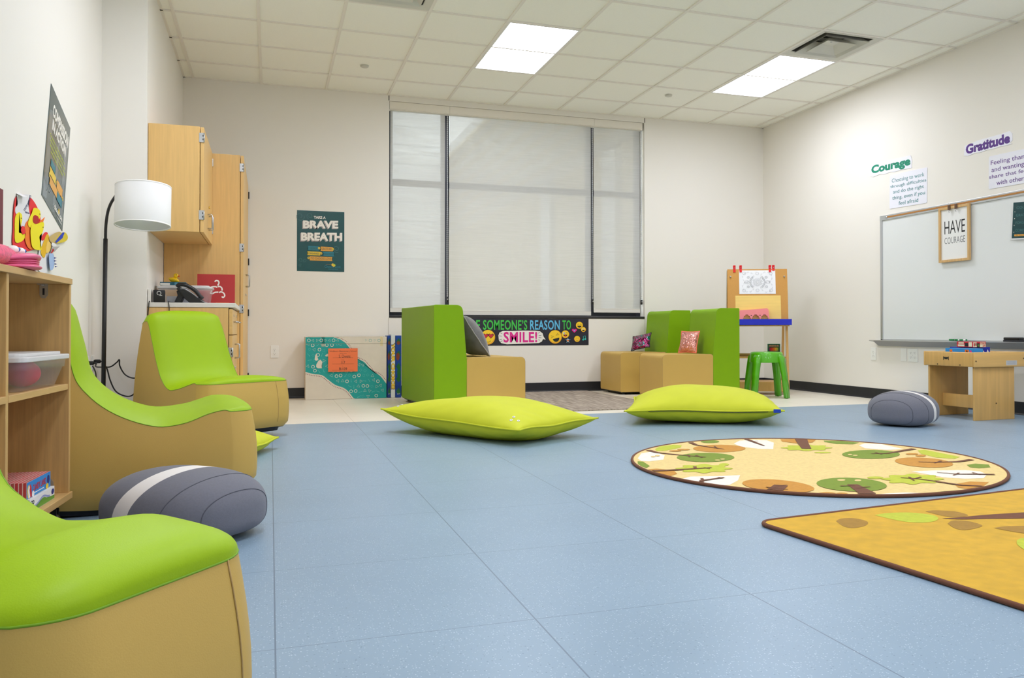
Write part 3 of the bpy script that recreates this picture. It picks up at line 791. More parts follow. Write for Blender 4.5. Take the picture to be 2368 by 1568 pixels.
RC, RR = Vector((.170, -5.030)), .855
b = B()
rim = [(RR*math.cos(2*PI*k/120), RR*math.sin(2*PI*k/120)) for k in range(120)]
b.prism(rim, 2, .0005, ZR, R_SAND)
K = [0]
def art(pts, m_, clip=RR-.012):
    q = []
    for p in pts:
        v = Vector((p[0]-RC.x, p[1]-RC.y))
        if clip and v.length > clip: v = v*(clip/v.length)
        q.append((v.x, v.y))
    K[0] += 1; flat(b, q, ZR+.0004+.00005*K[0], m_)
def px(pts): return [tuple(fl(1440+u/2.5517, 980+v/2.5517, ZR))[:2] for u, v in pts]       # measured in the enlarged crop of the rugs
def oval(cu, cv, ru, rv, n=26, tl=0.0):
    return px([(cu+ru*math.cos(2*PI*k/n), cv+rv*math.sin(2*PI*k/n)+tl*ru*math.cos(2*PI*k/n)) for k in range(n)])
def stroke(p, w0, w1):
    P = [Vector(q) for q in px(p)]; L, R = [], []
    for i, q in enumerate(P):
        d = (P[min(i+1, len(P)-1)]-P[max(i-1, 0)]).normalized(); nrm = Vector((-d.y, d.x)); w = w0+(w1-w0)*i/(len(P)-1)
        L.append(q+nrm*w/2); R.append(q-nrm*w/2)
    return L+R[::-1]
def cloud(cu, cv, ru, rv, k=8, amp=.14):
    n = 60; return px([(cu+ru*(1+amp*math.cos(k*2*PI*i/n))*math.cos(2*PI*i/n), cv+rv*(1+amp*math.cos(k*2*PI*i/n))*math.sin(2*PI*i/n)) for i in range(n)])
def leaf(cu, cv, ru, rv, flip=1):
    return px([(cu-flip*ru, cv-rv*.1), (cu-flip*ru*.55, cv-rv*.75), (cu, cv-rv), (cu+flip*ru*.6, cv-rv*.85), (cu+flip*ru*.96, cv-rv*.5), (cu+flip*ru, cv+rv*.9), (cu+flip*ru*.5, cv+rv), (cu-flip*.1*ru, cv+rv*.75), (cu-flip*ru*.6, cv+rv*.4)])
# white and pale leaves, ochre, green and lime crowns, trunks reaching to the rim
for a in [(90, 218, 10, 40), ]: pass
art(px([(88, 205), (110, 175), (180, 163), (248, 187), (240, 212), (160, 222), (110, 220)]), R_WHITE)
art(px([(655, 118), (690, 100), (770, 95), (850, 98), (892, 112), (888, 150), (800, 148), (700, 136)]), R_WHITE)
art(px([(1393, 128), (1430, 116), (1530, 118), (1660, 150), (1560, 155), (1430, 145)]), R_WHITE)
art(px([(1703, 282), (1830, 276), (2020, 274), (2110, 282), (2150, 300), (2130, 322), (2020, 325), (1900, 318), (1800, 300)]), R_WHITE)
art(px([(345, 326), (400, 312), (560, 310), (693, 304), (680, 335), (630, 362), (560, 374), (420, 366), (360, 350)]), R_WHITE)
art(px([(1516, 430), (1560, 412), (1660, 406), (1770, 410), (1860, 425), (1750, 445), (1600, 452), (1535, 450)]), R_WHITE)
art(oval(515, 106, 55, 9), R_GREEN); art(px([(190, 150), (220, 134), (300, 124), (350, 128), (340, 142), (250, 160), (200, 162)]), R_LIME)
art(px([(1186, 100), (1300, 98), (1396, 112), (1360, 122), (1260, 120), (1190, 108)]), R_GREEN)
art(px([(1740, 158), (1780, 154), (1900, 178), (1990, 196), (1960, 208), (1850, 200), (1760, 178)]), R_LIME)
art(px([(2030, 244), (2080, 236), (2160, 242), (2170, 258), (2100, 264), (2050, 258)]), R_GREEN)
art(px([(88, 222), (120, 224), (160, 250), (140, 262), (104, 252), (90, 238)]), R_GREEN)
art(px([(110, 272), (200, 266), (300, 276), (322, 296), (260, 312), (180, 300)]), R_OCHRE)
art(px([(1955, 358), (2050, 342), (2160, 346), (2150, 372), (2060, 390), (1980, 378)]), R_OCHRE)
art(px([(1880, 425), (1930, 404), (2050, 400), (2080, 406), (2000, 424), (1900, 432)]), R_GREEN)
art(px([(610, 400), (680, 393), (765, 412), (740, 420), (650, 414)]), R_GREEN); art(px([(1010, 440), (1150, 436), (1300, 442), (1424, 458), (1300, 464), (1120, 452)]), R_LIME)
art(oval(570, 147, 155, 22), R_OCHRE); art(px([(930, 92), (1010, 90), (1140, 96), (1120, 112), (1020, 116), (940, 106)]), R_OCHRE)
art(oval(489, 200, 170, 27), R_GREEN); art(cloud(1085, 143, 135, 17), R_LIME); art(oval(1180, 171, 50, 4), R_LIME)
art(oval(1465, 182, 171, 26), R_GREEN); art(oval(1778, 230, 172, 28, tl=.06), R_OCHRE)
art(cloud(480, 266, 150, 24), R_LIME); art(oval(598, 242, 30, 7), R_LIME)
art(cloud(1710, 328, 165, 28), R_LIME); art(oval(1490, 320, 48, 7), R_LIME)
art(oval(918, 369, 213, 36, tl=.08), R_OCHRE); art(oval(1351, 361, 208, 40, tl=.04), R_GREEN)
for q in [(360, 154, 38, 4), (310, 162, 36, 4), (1205, 416, 55, 10), (1293, 420, 40, 11), (1707, 180, 36, 5), (1758, 190, 30, 6)]: art(oval(*q), R_OCHRE)
for q in [(590, 211, 14, 3), (560, 217, 16, 3), (1342, 184, 14, 3), (1372, 189, 15, 3), (1290, 335, 24, 5), (1388, 337, 20, 5), (640, 404, 14, 3), (690, 409, 16, 3)]: art(oval(*q), R_SAND)
for q in [(205, 190, 14, 4), (180, 196, 14, 3), (1572, 428, 18, 5), (1606, 430, 14, 4)]: art(oval(*q), R_SAND)
for p, w0, w1 in [([(150, 158), (200, 172), (330, 186), (490, 200)], .032, .012), ([(400, 112), (430, 126), (520, 142), (598, 152)], .03, .010), ([(728, 92), (780, 112), (835, 132)], .03, .012), ([(1052, 94), (1065, 120), (1085, 150)], .07, .05),
    ([(1720, 150), (1660, 160), (1560, 178), (1465, 180)], .035, .012), ([(2060, 214), (1980, 226), (1860, 230), (1745, 228)], .03, .012), ([(2195, 302), (2080, 300), (1980, 300), (1855, 290)], .022, .010),
    ([(2140, 374), (2000, 366), (1860, 345), (1740, 328), (1640, 322)], .026, .012), ([(130, 284), (260, 278), (400, 270), (525, 262)], .036, .016), ([(395, 358), (470, 338), (600, 320)], .030, .012), ([(850, 434), (890, 402), (935, 366)], .075, .055), ([(1520, 464), (1440, 412), (1355, 362)], .085, .045),
    ([(430, 188), (470, 204)], .01, .007), ([(385, 186), (395, 200)], .012, .007), ([(1490, 172), (1530, 184)], .012, .007), ([(1880, 222), (1840, 236)], .012, .007), ([(1985, 294), (1950, 308)], .01, .006), ([(2060, 290), (2110, 304)], .01, .006), ([(1690, 318), (1720, 340)], .012, .007), ([(1760, 318), (1720, 330)], .012, .007),
    ([(425, 256), (430, 270)], .018, .010), ([(480, 262), (515, 270)], .012, .007), ([(465, 326), (480, 340)], .014, .008), ([(480, 352), (530, 358)], .012, .007), ([(560, 320), (590, 326)], .012, .006), ([(845, 378), (910, 386)], .012, .007), ([(900, 372), (970, 366)], .012, .007), ([(905, 388), (975, 392)], .012, .007), ([(1285, 372), (1370, 370)], .012, .007), ([(1380, 384), (1460, 376)], .014, .007), ([(540, 136), (560, 150)], .010, .006), ([(760, 108), (800, 106)], .010, .006)]:
    art(stroke(p, w0, w1), R_BROWN)
t = thing('round_rug', 'round sand-coloured rug with a ring of stylised trees', 'rug', (RC.x, RC.y, 0))
b.build('pile', t, recalc=False)
b = B(); b.tube([(RR*math.cos(2*PI*k/120), RR*math.sin(2*PI*k/120), .0075) for k in range(121)], .0075, R_EDGE, 8, caps=False); b.build('binding', t)
# the golden rug running out of the frame
ZG = ZR
g0 = fl(1750, 1206, ZG); g1 = fl(2368, 1131, ZG); g2 = fl(2368, 1467, ZG)
d1 = (Vector((g1.x, g1.y))-Vector((g0.x, g0.y))).normalized(); d2 = (Vector((g2.x, g2.y))-Vector((g0.x, g0.y)))
d2 = (d2-d1*d2.dot(d1)).normalized(); O = Vector((g0.x, g0.y))
Lr, Wr = 2.6, 1.75
yw = math.atan2(d1.y, d1.x)
def rr_pts(L, w, r):                              # d1 along local x, d2 is towards local -y
    out = []
    for cx, cy, a0 in ((r, -r, 180), (L-r, -r, 90), (L-r, -w+r, 0), (r, -w+r, -90)):
        for k in range(9):
            a = math.radians(a0-k*90/8); out.append((cx+r*math.cos(a), cy+r*math.sin(a)))
    return out
sgn = 1 if (d1.x*d2.y-d1.y*d2.x) < 0 else -1
t = thing('rectangular_rug', 'golden rug with scattered leaves running out of the lower right corner', 'rug', (O.x, O.y, 0), yw)
b = B(); rp = rr_pts(Lr, Wr, .055); b.prism(rp, 2, .0005, ZG, R_GOLD)
inv = Matrix.Rotation(-yw, 2)
def gl(pts): return [inv @ (Vector(fl(1440+u/2.5517, 980+v/2.5517, ZG)[:2])-O) for u, v in pts]
k = 0
for pts, m_ in [([(1258, 575), (1290, 560), (1360, 558), (1430, 572), (1448, 588), (1420, 606), (1355, 616), (1300, 604)], R_OLIVEB), ([(1486, 540), (1560, 528), (1700, 525), (1830, 540), (1862, 562), (1820, 580), (1740, 584), (1640, 575)], R_LIME),
    ([(1784, 518), (1840, 512), (1960, 518), (2038, 540), (1990, 550), (1900, 546)], R_OLIVEB), ([(1918, 590), (1950, 572), (2040, 576), (2120, 600), (2090, 616), (2020, 628), (1960, 618)], R_OLIVEB), ([(2190, 616), (2270, 606), (2400, 606), (2500, 626), (2450, 652), (2340, 644)], R_OLIVEB),
    ([(1882, 560), (2000, 552), (2150, 538), (2400, 522), (2700, 500), (2700, 530), (2400, 558), (2150, 562), (2000, 566)], R_BROWN), ([(2326, 690), (2368, 676), (2500, 690), (2560, 730), (2450, 760), (2380, 748), (2330, 716)], R_LIME), ([(2400, 470), (2480, 440), (2600, 438), (2660, 460), (2560, 486)], R_LIME)]:
    k += 1; q = gl(pts); q = [tuple(p)[:2] for p in catmull([tuple(a) for a in q]+[tuple(q[0])], 5)[:-1]]; flat(b, q, ZG+.0004+.0001*k, m_)
b.build('pile', t, recalc=False)
b = B(); b.tube([(x, y, .0075) for x, y in rp+[rp[0]]], .0075, R_EDGE, 8, caps=False); b.build('binding', t)
# grey striped entrance mat
mm = bpy.data.materials.new('mat_ribbed'); mm.use_nodes = True; nt = mm.node_tree; N, L = nt.nodes, nt.links; bs = N['Principled BSDF']; bs.inputs['Roughness'].default_value = .95
tc = N.new('ShaderNodeTexCoord'); mp = N.new('ShaderNodeMapping'); mp.inputs['Scale'].default_value = (60, 4, 1); L.new(tc.outputs['Object'], mp.inputs[0]); n1 = N.new('ShaderNodeTexNoise'); n1.inputs['Scale'].default_value = 1; n1.inputs['Detail'].default_value = 3; L.new(mp.outputs[0], n1.inputs[0])
cr = N.new('ShaderNodeValToRGB'); cr.color_ramp.elements[0].position = .35; cr.color_ramp.elements[0].color = lin((122, 110, 98))+(1,); cr.color_ramp.elements[1].position = .68; cr.color_ramp.elements[1].color = lin((186, 172, 156))+(1,); L.new(n1.outputs['Fac'], cr.inputs[0]); L.new(cr.outputs[0], bs.inputs[0])
b = B(); b.box(-.58, .50, -1.05, 1.05, .001, .009, mm, .002); tag(b.build('floor_mat', loc=(.40, -1.10, 0)), 'grey ribbed floor mat between the wide bench and the two small benches', 'mat')
# ------------------------------------------------------------------ built-in cabinets
def pull(parent, p, axis='z', L=.10, out=(1, 0, 0), r=.0045, name='handle'):
    p = Vector(p); o = Vector(out)*.03; a = Vector((0, 0, L/2)) if axis == 'z' else Vector((0, L/2, 0))
    e = a*.82
    b = B(); b.tube([p-a, p-a+o*.8, p-a*.92+o, p+a*.92+o, p+a+o*.8, p+a], r, M_STEEL, 10); o_ = b.build(name, parent); tag(o_, 'brushed steel pull handle'); return o_
def hinge(parent, x, y, z, side=-1):
    """five-knuckle hinge wrapping the cabinet edge at (x, y), leaf on the face whose outward normal is side*y"""
    b = B(); b.box(x-.004, x+.026, y+side*.0005, y+side*.004, z-.032, z+.032, M_ALU, .001)
    for q in (-.018, .006): b.box(x+.018, x+.0275, y+side*.0042, y+side*.0006, z+q, z+q+.012, M_BLACK)
    b.tube([(x+.027, y+side*.002, z-.032), (x+.027, y+side*.002, z+.032)], .0045, M_ALU, 8); o = b.build('hinge', parent); return o
# tall cupboard
YT0, YT1 = -1.44, -.012
t = thing('tall_cupboard', 'tall two-door wooden cupboard standing in the back left corner', 'cabinet', (XLN, (YT0+YT1)/2, 0))
L = lambda y: y-(YT0+YT1)/2
b = B(); b.box(.003, .545, L(YT0), L(YT0)+.019, .0, 2.028, M_MAPLE, .001); b.box(.003, .545, L(YT1)-.019, L(YT1), 0, 2.028, M_MAPLE); b.box(.003, .545, L(YT0)+.019, L(YT1)-.019, 2.009, 2.028, M_MAPLE); b.box(.003, .020, L(YT0)+.019, L(YT1)-.019, 0, 2.009, M_MAPLE)
b.box(.02, .52, L(YT0)+.019, L(YT1)-.019, .09, .11, M_MAPLE); b.box(.48, .50, L(YT0)+.019, L(YT1)-.019, 0, .09, M_DARK); b.build('carcass', t)
for k, (a, c) in enumerate(((YT0+.002, (YT0+YT1)/2-.0015), ((YT0+YT1)/2+.0015, YT1-.002))):
    b = B(); b.box(.549, .571, L(a), L(c), .10, 2.024, M_MAPLE, .0015); d = b.build('door', t)
    yh = L(c)-.05 if k == 0 else L(a)+.05
    pull(d, (.571, yh, 1.08)); b = B(); b.lathe([(0, .571), (.008, .571), (.008, .575), (0, .576)], M_STEEL, 14, (0, yh, .96), 0); b.build('lock', d)
for z in (1.93, 1.30, .82, .22):
    hinge(t, .545, L(YT0), z)
    b = B(); b.box(.566, .582, L(YT1)-.008, L(YT1)+.004, z-.032, z+.032, M_BLACK, .001); b.build('hinge', t)
# base cabinet
YB0, YB1 = -2.335, -1.443
t = thing('base_cabinet', 'low wooden cabinet with a drawer under the white worktop', 'cabinet', (XLN, (YB0+YB1)/2, 0))
L = lambda y: y-(YB0+YB1)/2
b = B(); b.box(.003, .503, L(YB0), L(YB0)+.019, 0, .803, M_MAPLE); b.box(.003, .503, L(YB1)-.019, L(YB1), 0, .803, M_MAPLE); b.box(.003, .022, L(YB0)+.019, L(YB1)-.019, 0, .803, M_MAPLE); b.box(.02, .503, L(YB0)+.019, L(YB1)-.019, .09, .11, M_MAPLE); b.box(.44, .46, L(YB0)+.019, L(YB1)-.019, 0, .09, M_DARK)
b.build('carcass', t)
ym = (YB0+YB1)/2
for k, (a, c) in enumerate(((YB0+.002, ym-.0015), (ym+.0015, YB1-.002))):
    b = B(); b.box(.507, .529, L(a), L(c), .62, .795, M_MAPLEX, .0015); d = b.build('drawer', t)
    pull(d, (.529, L((a+c)/2), .71), 'y'); b = B()
    b.lathe([(0, .529), (.008, .529), (.008, .533), (0, .534)], M_STEEL, 14, (0, L((a+c)/2)-.02, .755), 0); b.build('lock', d)
    b = B(); b.box(.507, .529, L(a), L(c), .10, .615, M_MAPLE, .0015); d = b.build('door', t)
    yh = L(c)-.05 if k == 0 else L(a)+.05
    pull(d, (.529, yh, .50)); b = B(); b.lathe([(0, .529), (.008, .529), (.008, .533), (0, .534)], M_STEEL, 14, (0, yh, .38), 0); b.build('lock', d)
for z in (.50, .20): hinge(t, .503, L(YB0), z)
b = B(); wt = mat('worktop_laminate', (226, 222, 214), .45, noise_amt=.02, nscale=60)
b.box(.003, .548, YB0-.004-ym, YB1-ym-.002, .805, .836, wt, .003); b.box(.003, .022, YB0+.0-ym, YB1-ym-.003, .8365, .925, wt, .002)
tag(b.build('worktop', loc=(XLN, ym, 0)), 'off-white laminate worktop over the low cabinet', 'worktop')
# wall cabinet
t = thing('wall_cabinet', 'wooden wall cabinet hung above the white worktop', 'cabinet', (XLN, ym, 1.315))
zc = 2.030-1.315
b = B(); b.box(.003, .318, L(YB0), L(YB0)+.019, 0, zc, M_MAPLE, .001); b.box(.003, .318, L(YB1)-.019, L(YB1), 0, zc, M_MAPLE); b.box(.003, .318, L(YB0)+.019, L(YB1)-.019, 0, .019, M_MAPLEX); b.box(.003, .318, L(YB0)+.019, L(YB1)-.019, zc-.019, zc, M_MAPLEX); b.box(.003, .012, L(YB0)+.019, L(YB1)-.019, .019, zc-.019, M_MAPLE)
b.build('carcass', t)
for k, (a, c) in enumerate(((YB0+.002, ym-.0015), (ym+.0015, YB1-.002))):
    b = B(); b.box(.322, .344, L(a), L(c), .0, zc-.004, M_MAPLE, .0015); d = b.build('door', t)
    yh = L(c)-.05 if k == 0 else L(a)+.05
    pull(d, (.344, yh, .12))
    if k == 1:
        b = B(); b.lathe([(0, .344), (.009, .344), (.009, .352), (0, .353)], mat('brass', (226, 190, 90), .25, metal=1), 14, (0, yh, .235), 0); b.build('lock', d)
for z in (.64, .115):
    hinge(t, .318, L(YB0), z); b = B(); b.box(.338, .350, L(YB1)-.01, L(YB1)-.001, z-.03, z+.03, M_ALU, .001); b.build('hinge', t)

# on the worktop: red canvas, clear tub, book, duck, phone, clock cube
ZW = .8365
p = at_y(500, 695, -1.60)
R_C = mat('red_canvas', (186, 52, 52), .7); CH = mat('white_paint', (244, 238, 230), .8)
c0 = at_y(456, 634, -1.60); c1 = at_y(543, 696, -1.60)
s = Sheet(c1.x-c0.x, c0.z-ZW, .018, R_C)
for pts in ([(.46, .24), (.50, .20), (.56, .22), (.57, .29), (.54, .36)], [(.35, .42), (.42, .40), (.50, .40), (.52, .43)], [(.54, .40), (.60, .39), (.65, .44), (.66, .52)], [(.34, .60), (.40, .62), (.47, .58), (.56, .57)], [(.58, .59), (.63, .56), (.70, .60), (.73, .68), (.69, .74), (.65, .71)]):
    s.line(catmull(pts, 5), .010, CH)
s.line(catmull([(.37, .42), (.39, .50), (.36, .58)], 5), .008, CH)
o = s.build('painted_canvas', loc=((c0.x+c1.x)/2, -1.58, ZW+(c0.z-ZW)/2+.001), rot=(math.radians(-5), 0, 0)); tag(o, 'red canvas with white painted curls leaning on the tall cupboard', 'picture')
clear = mat('clear_plastic', (236, 238, 240), .25, alpha=.28, bump=.0)
def tub(name, loc, yaw, w, d, h, label, cat='storage box', lidc=None, taper=.9, m_=None, rim=.016):
    t = thing(name, label, cat, loc, yaw); m_ = m_ or clear
    b = B()
    def ring(f, z, ins=0): 
        r = .03; out = []
        W_, D_ = w/2*f-ins, d/2*f-ins
        for cx, cy, a0 in ((W_-r, D_-r, 0), (-W_+r, D_-r, 90), (-W_+r, -D_+r, 180), (W_-r, -D_+r, 270)):
            for k in range(5):
                a = math.radians(a0+k*22.5); out.append((cx+r*math.cos(a), cy+r*math.sin(a), z))
        return out
    R_ = [ring(taper, .001), ring(taper*.3+.7, h*.66), ring(taper*.3+.7+.03, h*.67), ring(1, h)]; v = sum(R_, []); n = 20
    f = [(a*n+j, a*n+(j+1) % n, (a+1)*n+(j+1) % n, (a+1)*n+j) for a in range(3) for j in range(n)]+[tuple(range(n))[::-1]]
    b.faces(v, f, m_, True); b.build('tub', t)
    b = B(); lm = lidc or mat('lid_plastic', (238, 238, 238), .35, alpha=.8)
    b.prism([q[:2] for q in ring(1.05, 0)], 2, h-.006, h+rim*.5, lm, .003); b.prism([q[:2] for q in ring(.92, 0)], 2, h+rim*.5, h+rim, lm, .002); b.build('lid', t)
    return t
a = at_y(366, 694, -1.86); c = at_y(487, 655, -1.86)
tub('storage_tub', ((a.x+c.x)/2+.01, -1.86, ZW), 0, c.x-a.x, .26, .118, 'clear plastic tub with a lid on the white worktop')
b = B(); b.box(-.11, .11, -.08, .08, .0, .055, mat('paper_stack', (206, 210, 222), .8), .002)
tag(b.build('paper_stack', loc=((a.x+c.x)/2+.0, -1.86, ZW+.003)), 'stack of pale paper inside the clear tub on the worktop', 'paper')
tb = mat('teal_print', (20, 96, 120), .5)
q0 = at_y(374, 648, -1.86); q1 = at_y(433, 656, -1.86)
s = B(); s.box(-.085, .085, -.06, .06, 0, .022, tb, .001); s.box(-.083, -.02, -.0605, -.059, .001, .016, M_WHITE); s.box(.01, .03, -.0605, -.059, .003, .02, mat('sky_print', (90, 160, 190), .5))
bt = s.build('box_of_cards', loc=((q0.x+q1.x)/2, -1.90, ZW+.118+.0165)); tag(bt, 'teal card box lying on the lid of the clear tub', 'box')
# duck
YEL = mat('duck_yellow', (248, 206, 20), .35); ORG = mat('duck_orange', (236, 84, 20), .35)
dk = at_y(402, 647, -1.90); t = thing('rubber_duck', 'yellow rubber duck sitting on the teal card box', 'toy', (dk.x, -1.90, ZW+.118+.0165+.0222), math.radians(-10))
b = B(); b.grid(lambda u, v: Vector((.036*math.cos(PI*u)*(1 if True else 1), .026*math.sin(PI*u)*math.cos(2*PI*v), .019+.019*math.sin(PI*u)*math.sin(2*PI*v)+(.012*max(0, math.cos(PI*u)-.3)*-1 if math.cos(PI*u) > .3 else .018*max(0, -math.cos(PI*u)-.45)))), 18, 18, YEL, wrap=True); b.build('body', t, weld=True)
b = B(); b.ball((.014, 0, .049), (.0175, .0165, .0165), YEL, 16); b.build('head', t)
b = B(); b.ball((.033, 0, .047), (.010, .0085, .0035), ORG, 12); b.ball((.031, 0, .043), (.008, .007, .0025), ORG, 12); b.build('bill', t)
b = B(); b.ball((.022, -.0125, .054), .003, M_BLACK, 8); b.ball((.022, .0125, .054), .003, M_BLACK, 8); b.build('eye', t)
for sy in (-1, 1):
    b = B(); b.ball((-.006, sy*.023, .024), (.02, .006, .011), YEL, 12); b.build('wing', t)
# clock cube
k0 = at_y(352, 669, -2.30); k1 = at_y(381, 699, -2.30); t = thing('clock_cube', 'black cube with a white ring on its face at the front of the worktop', 'speaker', ((k0.x+k1.x)/2+.002, -2.275, ZW), math.radians(4))
w = (k1.x-k0.x)/2*.93; h = k0.z-ZW-.004
b = B(); b.box(-w, w, -.04, .04, .002, h, M_BLACK, .004, 3); b.build('case', t)
b = B(); b.lathe([(.0105, -.0405), (.0135, -.0405), (.0135, -.042), (.0105, -.042), (.0105, -.0405)], M_WHITE, 26, (0, 0, h*.74), 1); b.build('dial_ring', t)
b = B(); b.box(.004, .019, -.0412, -.040, h*.54, h*.57, M_WHITE); b.build('clock_print', t)
# desk phone
p0 = at_y(405, 699, -2.10); t = thing('desk_phone', 'black desk phone with its handset on a tilted stand, on the worktop', 'telephone', (p0.x, -2.10, ZW), 0)
sc = (at_y(465, 690, -2.02).x-p0.x)/.22*1.0
b = B(); b.prism([(.0, .012), (.012, .0), (.035, .0), (.06, .05), (.05, .08), (.03, .10), (.012, .085), (.02, .055)], 1, -.05, .07, M_BLACK, .004); b.build('stand', t)
b = B(); b.prism([(.012, .098), (.03, .118), (.075, .09), (.175, .03), (.20, .0), (.105, .0), (.07, .028), (.03, .085)], 1, -.07, .09, M_BLACK, .005); b.build('body', t)
b = B(); b.tube(catmull([(.02, -.055, .115), (.035, -.06, .128), (.075, -.062, .125), (.13, -.062, .092), (.165, -.06, .05), (.175, -.055, .034)], 4), [.016]*4+[.013]*13+[.016]*4, M_BLACK, 10); b.build('handset', t)
b = B(); b.tube(catmull([(.04, -.069, .10), (.07, -.0705, .098), (.12, -.0705, .066), (.15, -.069, .04)], 4), .004, mat('phone_trim', (150, 154, 158), .3, metal=.7), 6); b.build('trim', t)
b = B(); b.tube(catmull([(.17, -.07, .02), (.19, -.085, .012), (.20, -.09, .006), (.21, -.085, .005)], 5), .0025, mat('phone_cord', (150, 150, 152), .4), 6); b.build('cord', t)
b = B(); b.box(-.085, .075, -.04, .04, .0005, .010, M_BLACK, .003); b.box(-.03, .06, -.03, .02, .010, .0125, mat('yellow_pencil', (238, 176, 40), .5), .001)
tag(b.build('desk_tray', loc=(at_y(512, 694, -2.0).x-.01, -1.94, ZW)), 'flat black tray with a yellow note by the red canvas', 'tray')
def cable(name, pts, r, label, m_=None, cat='cable', group=None):
    b = B(); b.tube(catmull([tuple(p) for p in pts], 8), r, m_ or M_BLACK, 8); o = b.build(name); return tag(o, label, cat, group)
def cp(u, Y, z): return (at_y(u, 700, Y).x, Y, z)
cable('power_cord', [cp(352, -2.235, .8408), cp(347, -2.325, .8408), cp(345, -2.3435, .8408), cp(344, -2.3455, .81), cp(342, -2.3455, .74), cp(340, -2.3455, .60)], .0028, 'black cord dropping over the worktop edge under the black cube')
cable('phone_line', [cp(407, -2.2, .8408), cp(396, -2.27, .8408), cp(390, -2.325, .8408), cp(389, -2.3435, .8408), cp(391, -2.3455, .81), cp(391, -2.3455, .74), cp(389, -2.3455, .60)], .0028, 'black cord dropping over the worktop edge under the desk phone')

# ------------------------------------------------------------------ outlets and switches
def outlet(p, rotz, label, gang=1, blank=False, h=.118, w=None, name='wall_outlet'):
    w = w or (.072 if gang == 1 else .118)
    t = thing(name, label, 'outlet', p, rotz, 'wall outlets')
    b = B(); b.box(-w/2, w/2, -.006, 0, -h/2, h/2, M_WHITE, .002); b.build('cover_plate', t)
    if not blank:
        for g in range(gang):
            x = 0 if gang == 1 else (-.023+.046*g)
            for z in (-.02, .02):
                b = B(); b.prism([(x+.0165*math.cos(a), z+.0145*max(-.9, min(.9, math.sin(a)*1.1))) for a in [2*PI*k/24 for k in range(24)]], 1, -.0085, -.006, M_WHITE); 
                sk = mat('socket_slot', (70, 66, 62), .6)
                b.box(x-.0072, x-.0052, -.0088, -.0085, z+.0, z+.0085, sk); b.box(x+.0052, x+.0072, -.0088, -.0085, z+.001, z+.008, sk); b.lathe([(0, -.0088), (.0024, -.0088)], sk, 10, (x, 0, z-.006), 1); b.build('socket', t)
        b = B(); b.lathe([(0, -.0075), (.003, -.007), (.003, -.006)], M_STEEL, 10, (0, 0, 0), 1); b.build('screw', t)
    return t
outlet((-2.266, 0, .449), BACK, 'white double socket on the back wall left of the patterned box')
outlet((XR, -1.892, .424), RIGHT, 'white double socket under the left end of the whiteboard tray')
outlet((XR, -2.298, .426), RIGHT, 'blank white cover plate under the whiteboard tray', blank=True)
outlet((XR, -2.415, .424), RIGHT, 'white four-way socket under the whiteboard tray', gang=2)
for i, (u, v, lab) in enumerate([(192, 848, 'white socket plate low on the left wall, farthest from the floor lamp'), (202, 846, 'white switch plate low on the left wall between the two sockets'), (213, 844, 'white socket plate low on the left wall next to the floor lamp')]):
    p = at_x(u, v, XL); outlet((XL, p.y, p.z), LEFT, lab, w=.07 if i != 1 else .05)
pa = at_x(197, 840, XL); pb = at_x(214, 836, XL)
def plug(p, label):
    b = B(); b.box(.009, .045, -.014, .014, -.012, .012, M_BLACK, .005, 3); b.tube([(.044, 0, 0), (.06, 0, -.002)], .0045, M_BLACK, 8); o = b.build('plug', loc=p); return tag(o, label, 'plug', 'plugs in the left wall')
plug((XL, pa.y, pa.z), 'black plug in the socket farthest from the lamp'); plug((XL, pb.y, pb.z), 'black plug in the socket next to the lamp')
Yl = -2.46
cable('power_cord', [(XL+.06, pa.y, pa.z), at_y(222, 848, -2.72), at_y(240, 849, Yl), at_y(256, 848, Yl), at_y(270, 838, Yl), at_y(276, 832, Yl), at_y(277, 846, Yl), at_y(288, 865, Yl), at_y(305, 874, Yl), at_y(325, 873, Yl)], .0045, 'black cord kinked behind the floor lamp pole')
cable('power_cord', [(XL+.06, pb.y, pb.z), at_y(236, 837, -2.5), at_y(247, 852, Yl), at_y(255, 880, Yl), at_y(268, 905, Yl), at_y(290, 916, Yl), at_y(306, 914, Yl), at_y(318, 900, Yl)], .0045, 'black cord sagging low behind the floor lamp pole')
cable('power_cord', [at_y(214, 846, -2.9), at_y(221, 862, -2.9), at_y(222, 886, -2.9), at_y(222, 950, -2.9)], .004, 'black cord hanging down below the wall sockets')

# ------------------------------------------------------------------ floor lamp
YL = -2.72; base = at_y(238, 905, YL); PXL = base.x
t = thing('floor_lamp', 'black arc floor lamp with a white drum shade by the wall corner', 'lamp', (PXL, YL, 0))
b = B(); b.lathe([(0, 0), (.12, 0), (.12, .012), (.115, .018), (.02, .022), (0, .022)], M_BLACK, 32); b.build('base', t)
zj = at_y(244, 552, YL).z; xt = at_y(244, 552, YL).x-PXL
b = B(); b.tube([(0, 0, .02), (xt*.5, 0, zj*.5), (xt, 0, zj)], .0125, M_BLACK, 14); b.build('pole', t)
sc0 = at_y(331, 478, YL-.06); SR = .157; cx, cy = sc0.x-PXL, -.06
zt = at_y(331, 430, YL-.06).z; zb = at_y(331, 523, YL-.06).z
b = B()
P = [(xt, 0, zj-.02), at_y(245, 520, YL)-Vector((PXL, YL, 0)), at_y(251, 484, YL+.03)-Vector((PXL, YL, 0)), at_y(264, 458, YL+.07)-Vector((PXL, YL, 0)), at_y(285, 437, YL+.11)-Vector((PXL, YL, 0)), Vector((cx-.03, SR-.05, zt+.024)), Vector((cx+.02, SR-.08, zt+.026)), Vector((cx+.012, cy+.05, zt+.004)), Vector((cx, cy, zt-.02))]
P = [tuple(p) for p in P]
b.tube(catmull(P, 6), .0085, M_BLACK, 10); b.build('arm', t)
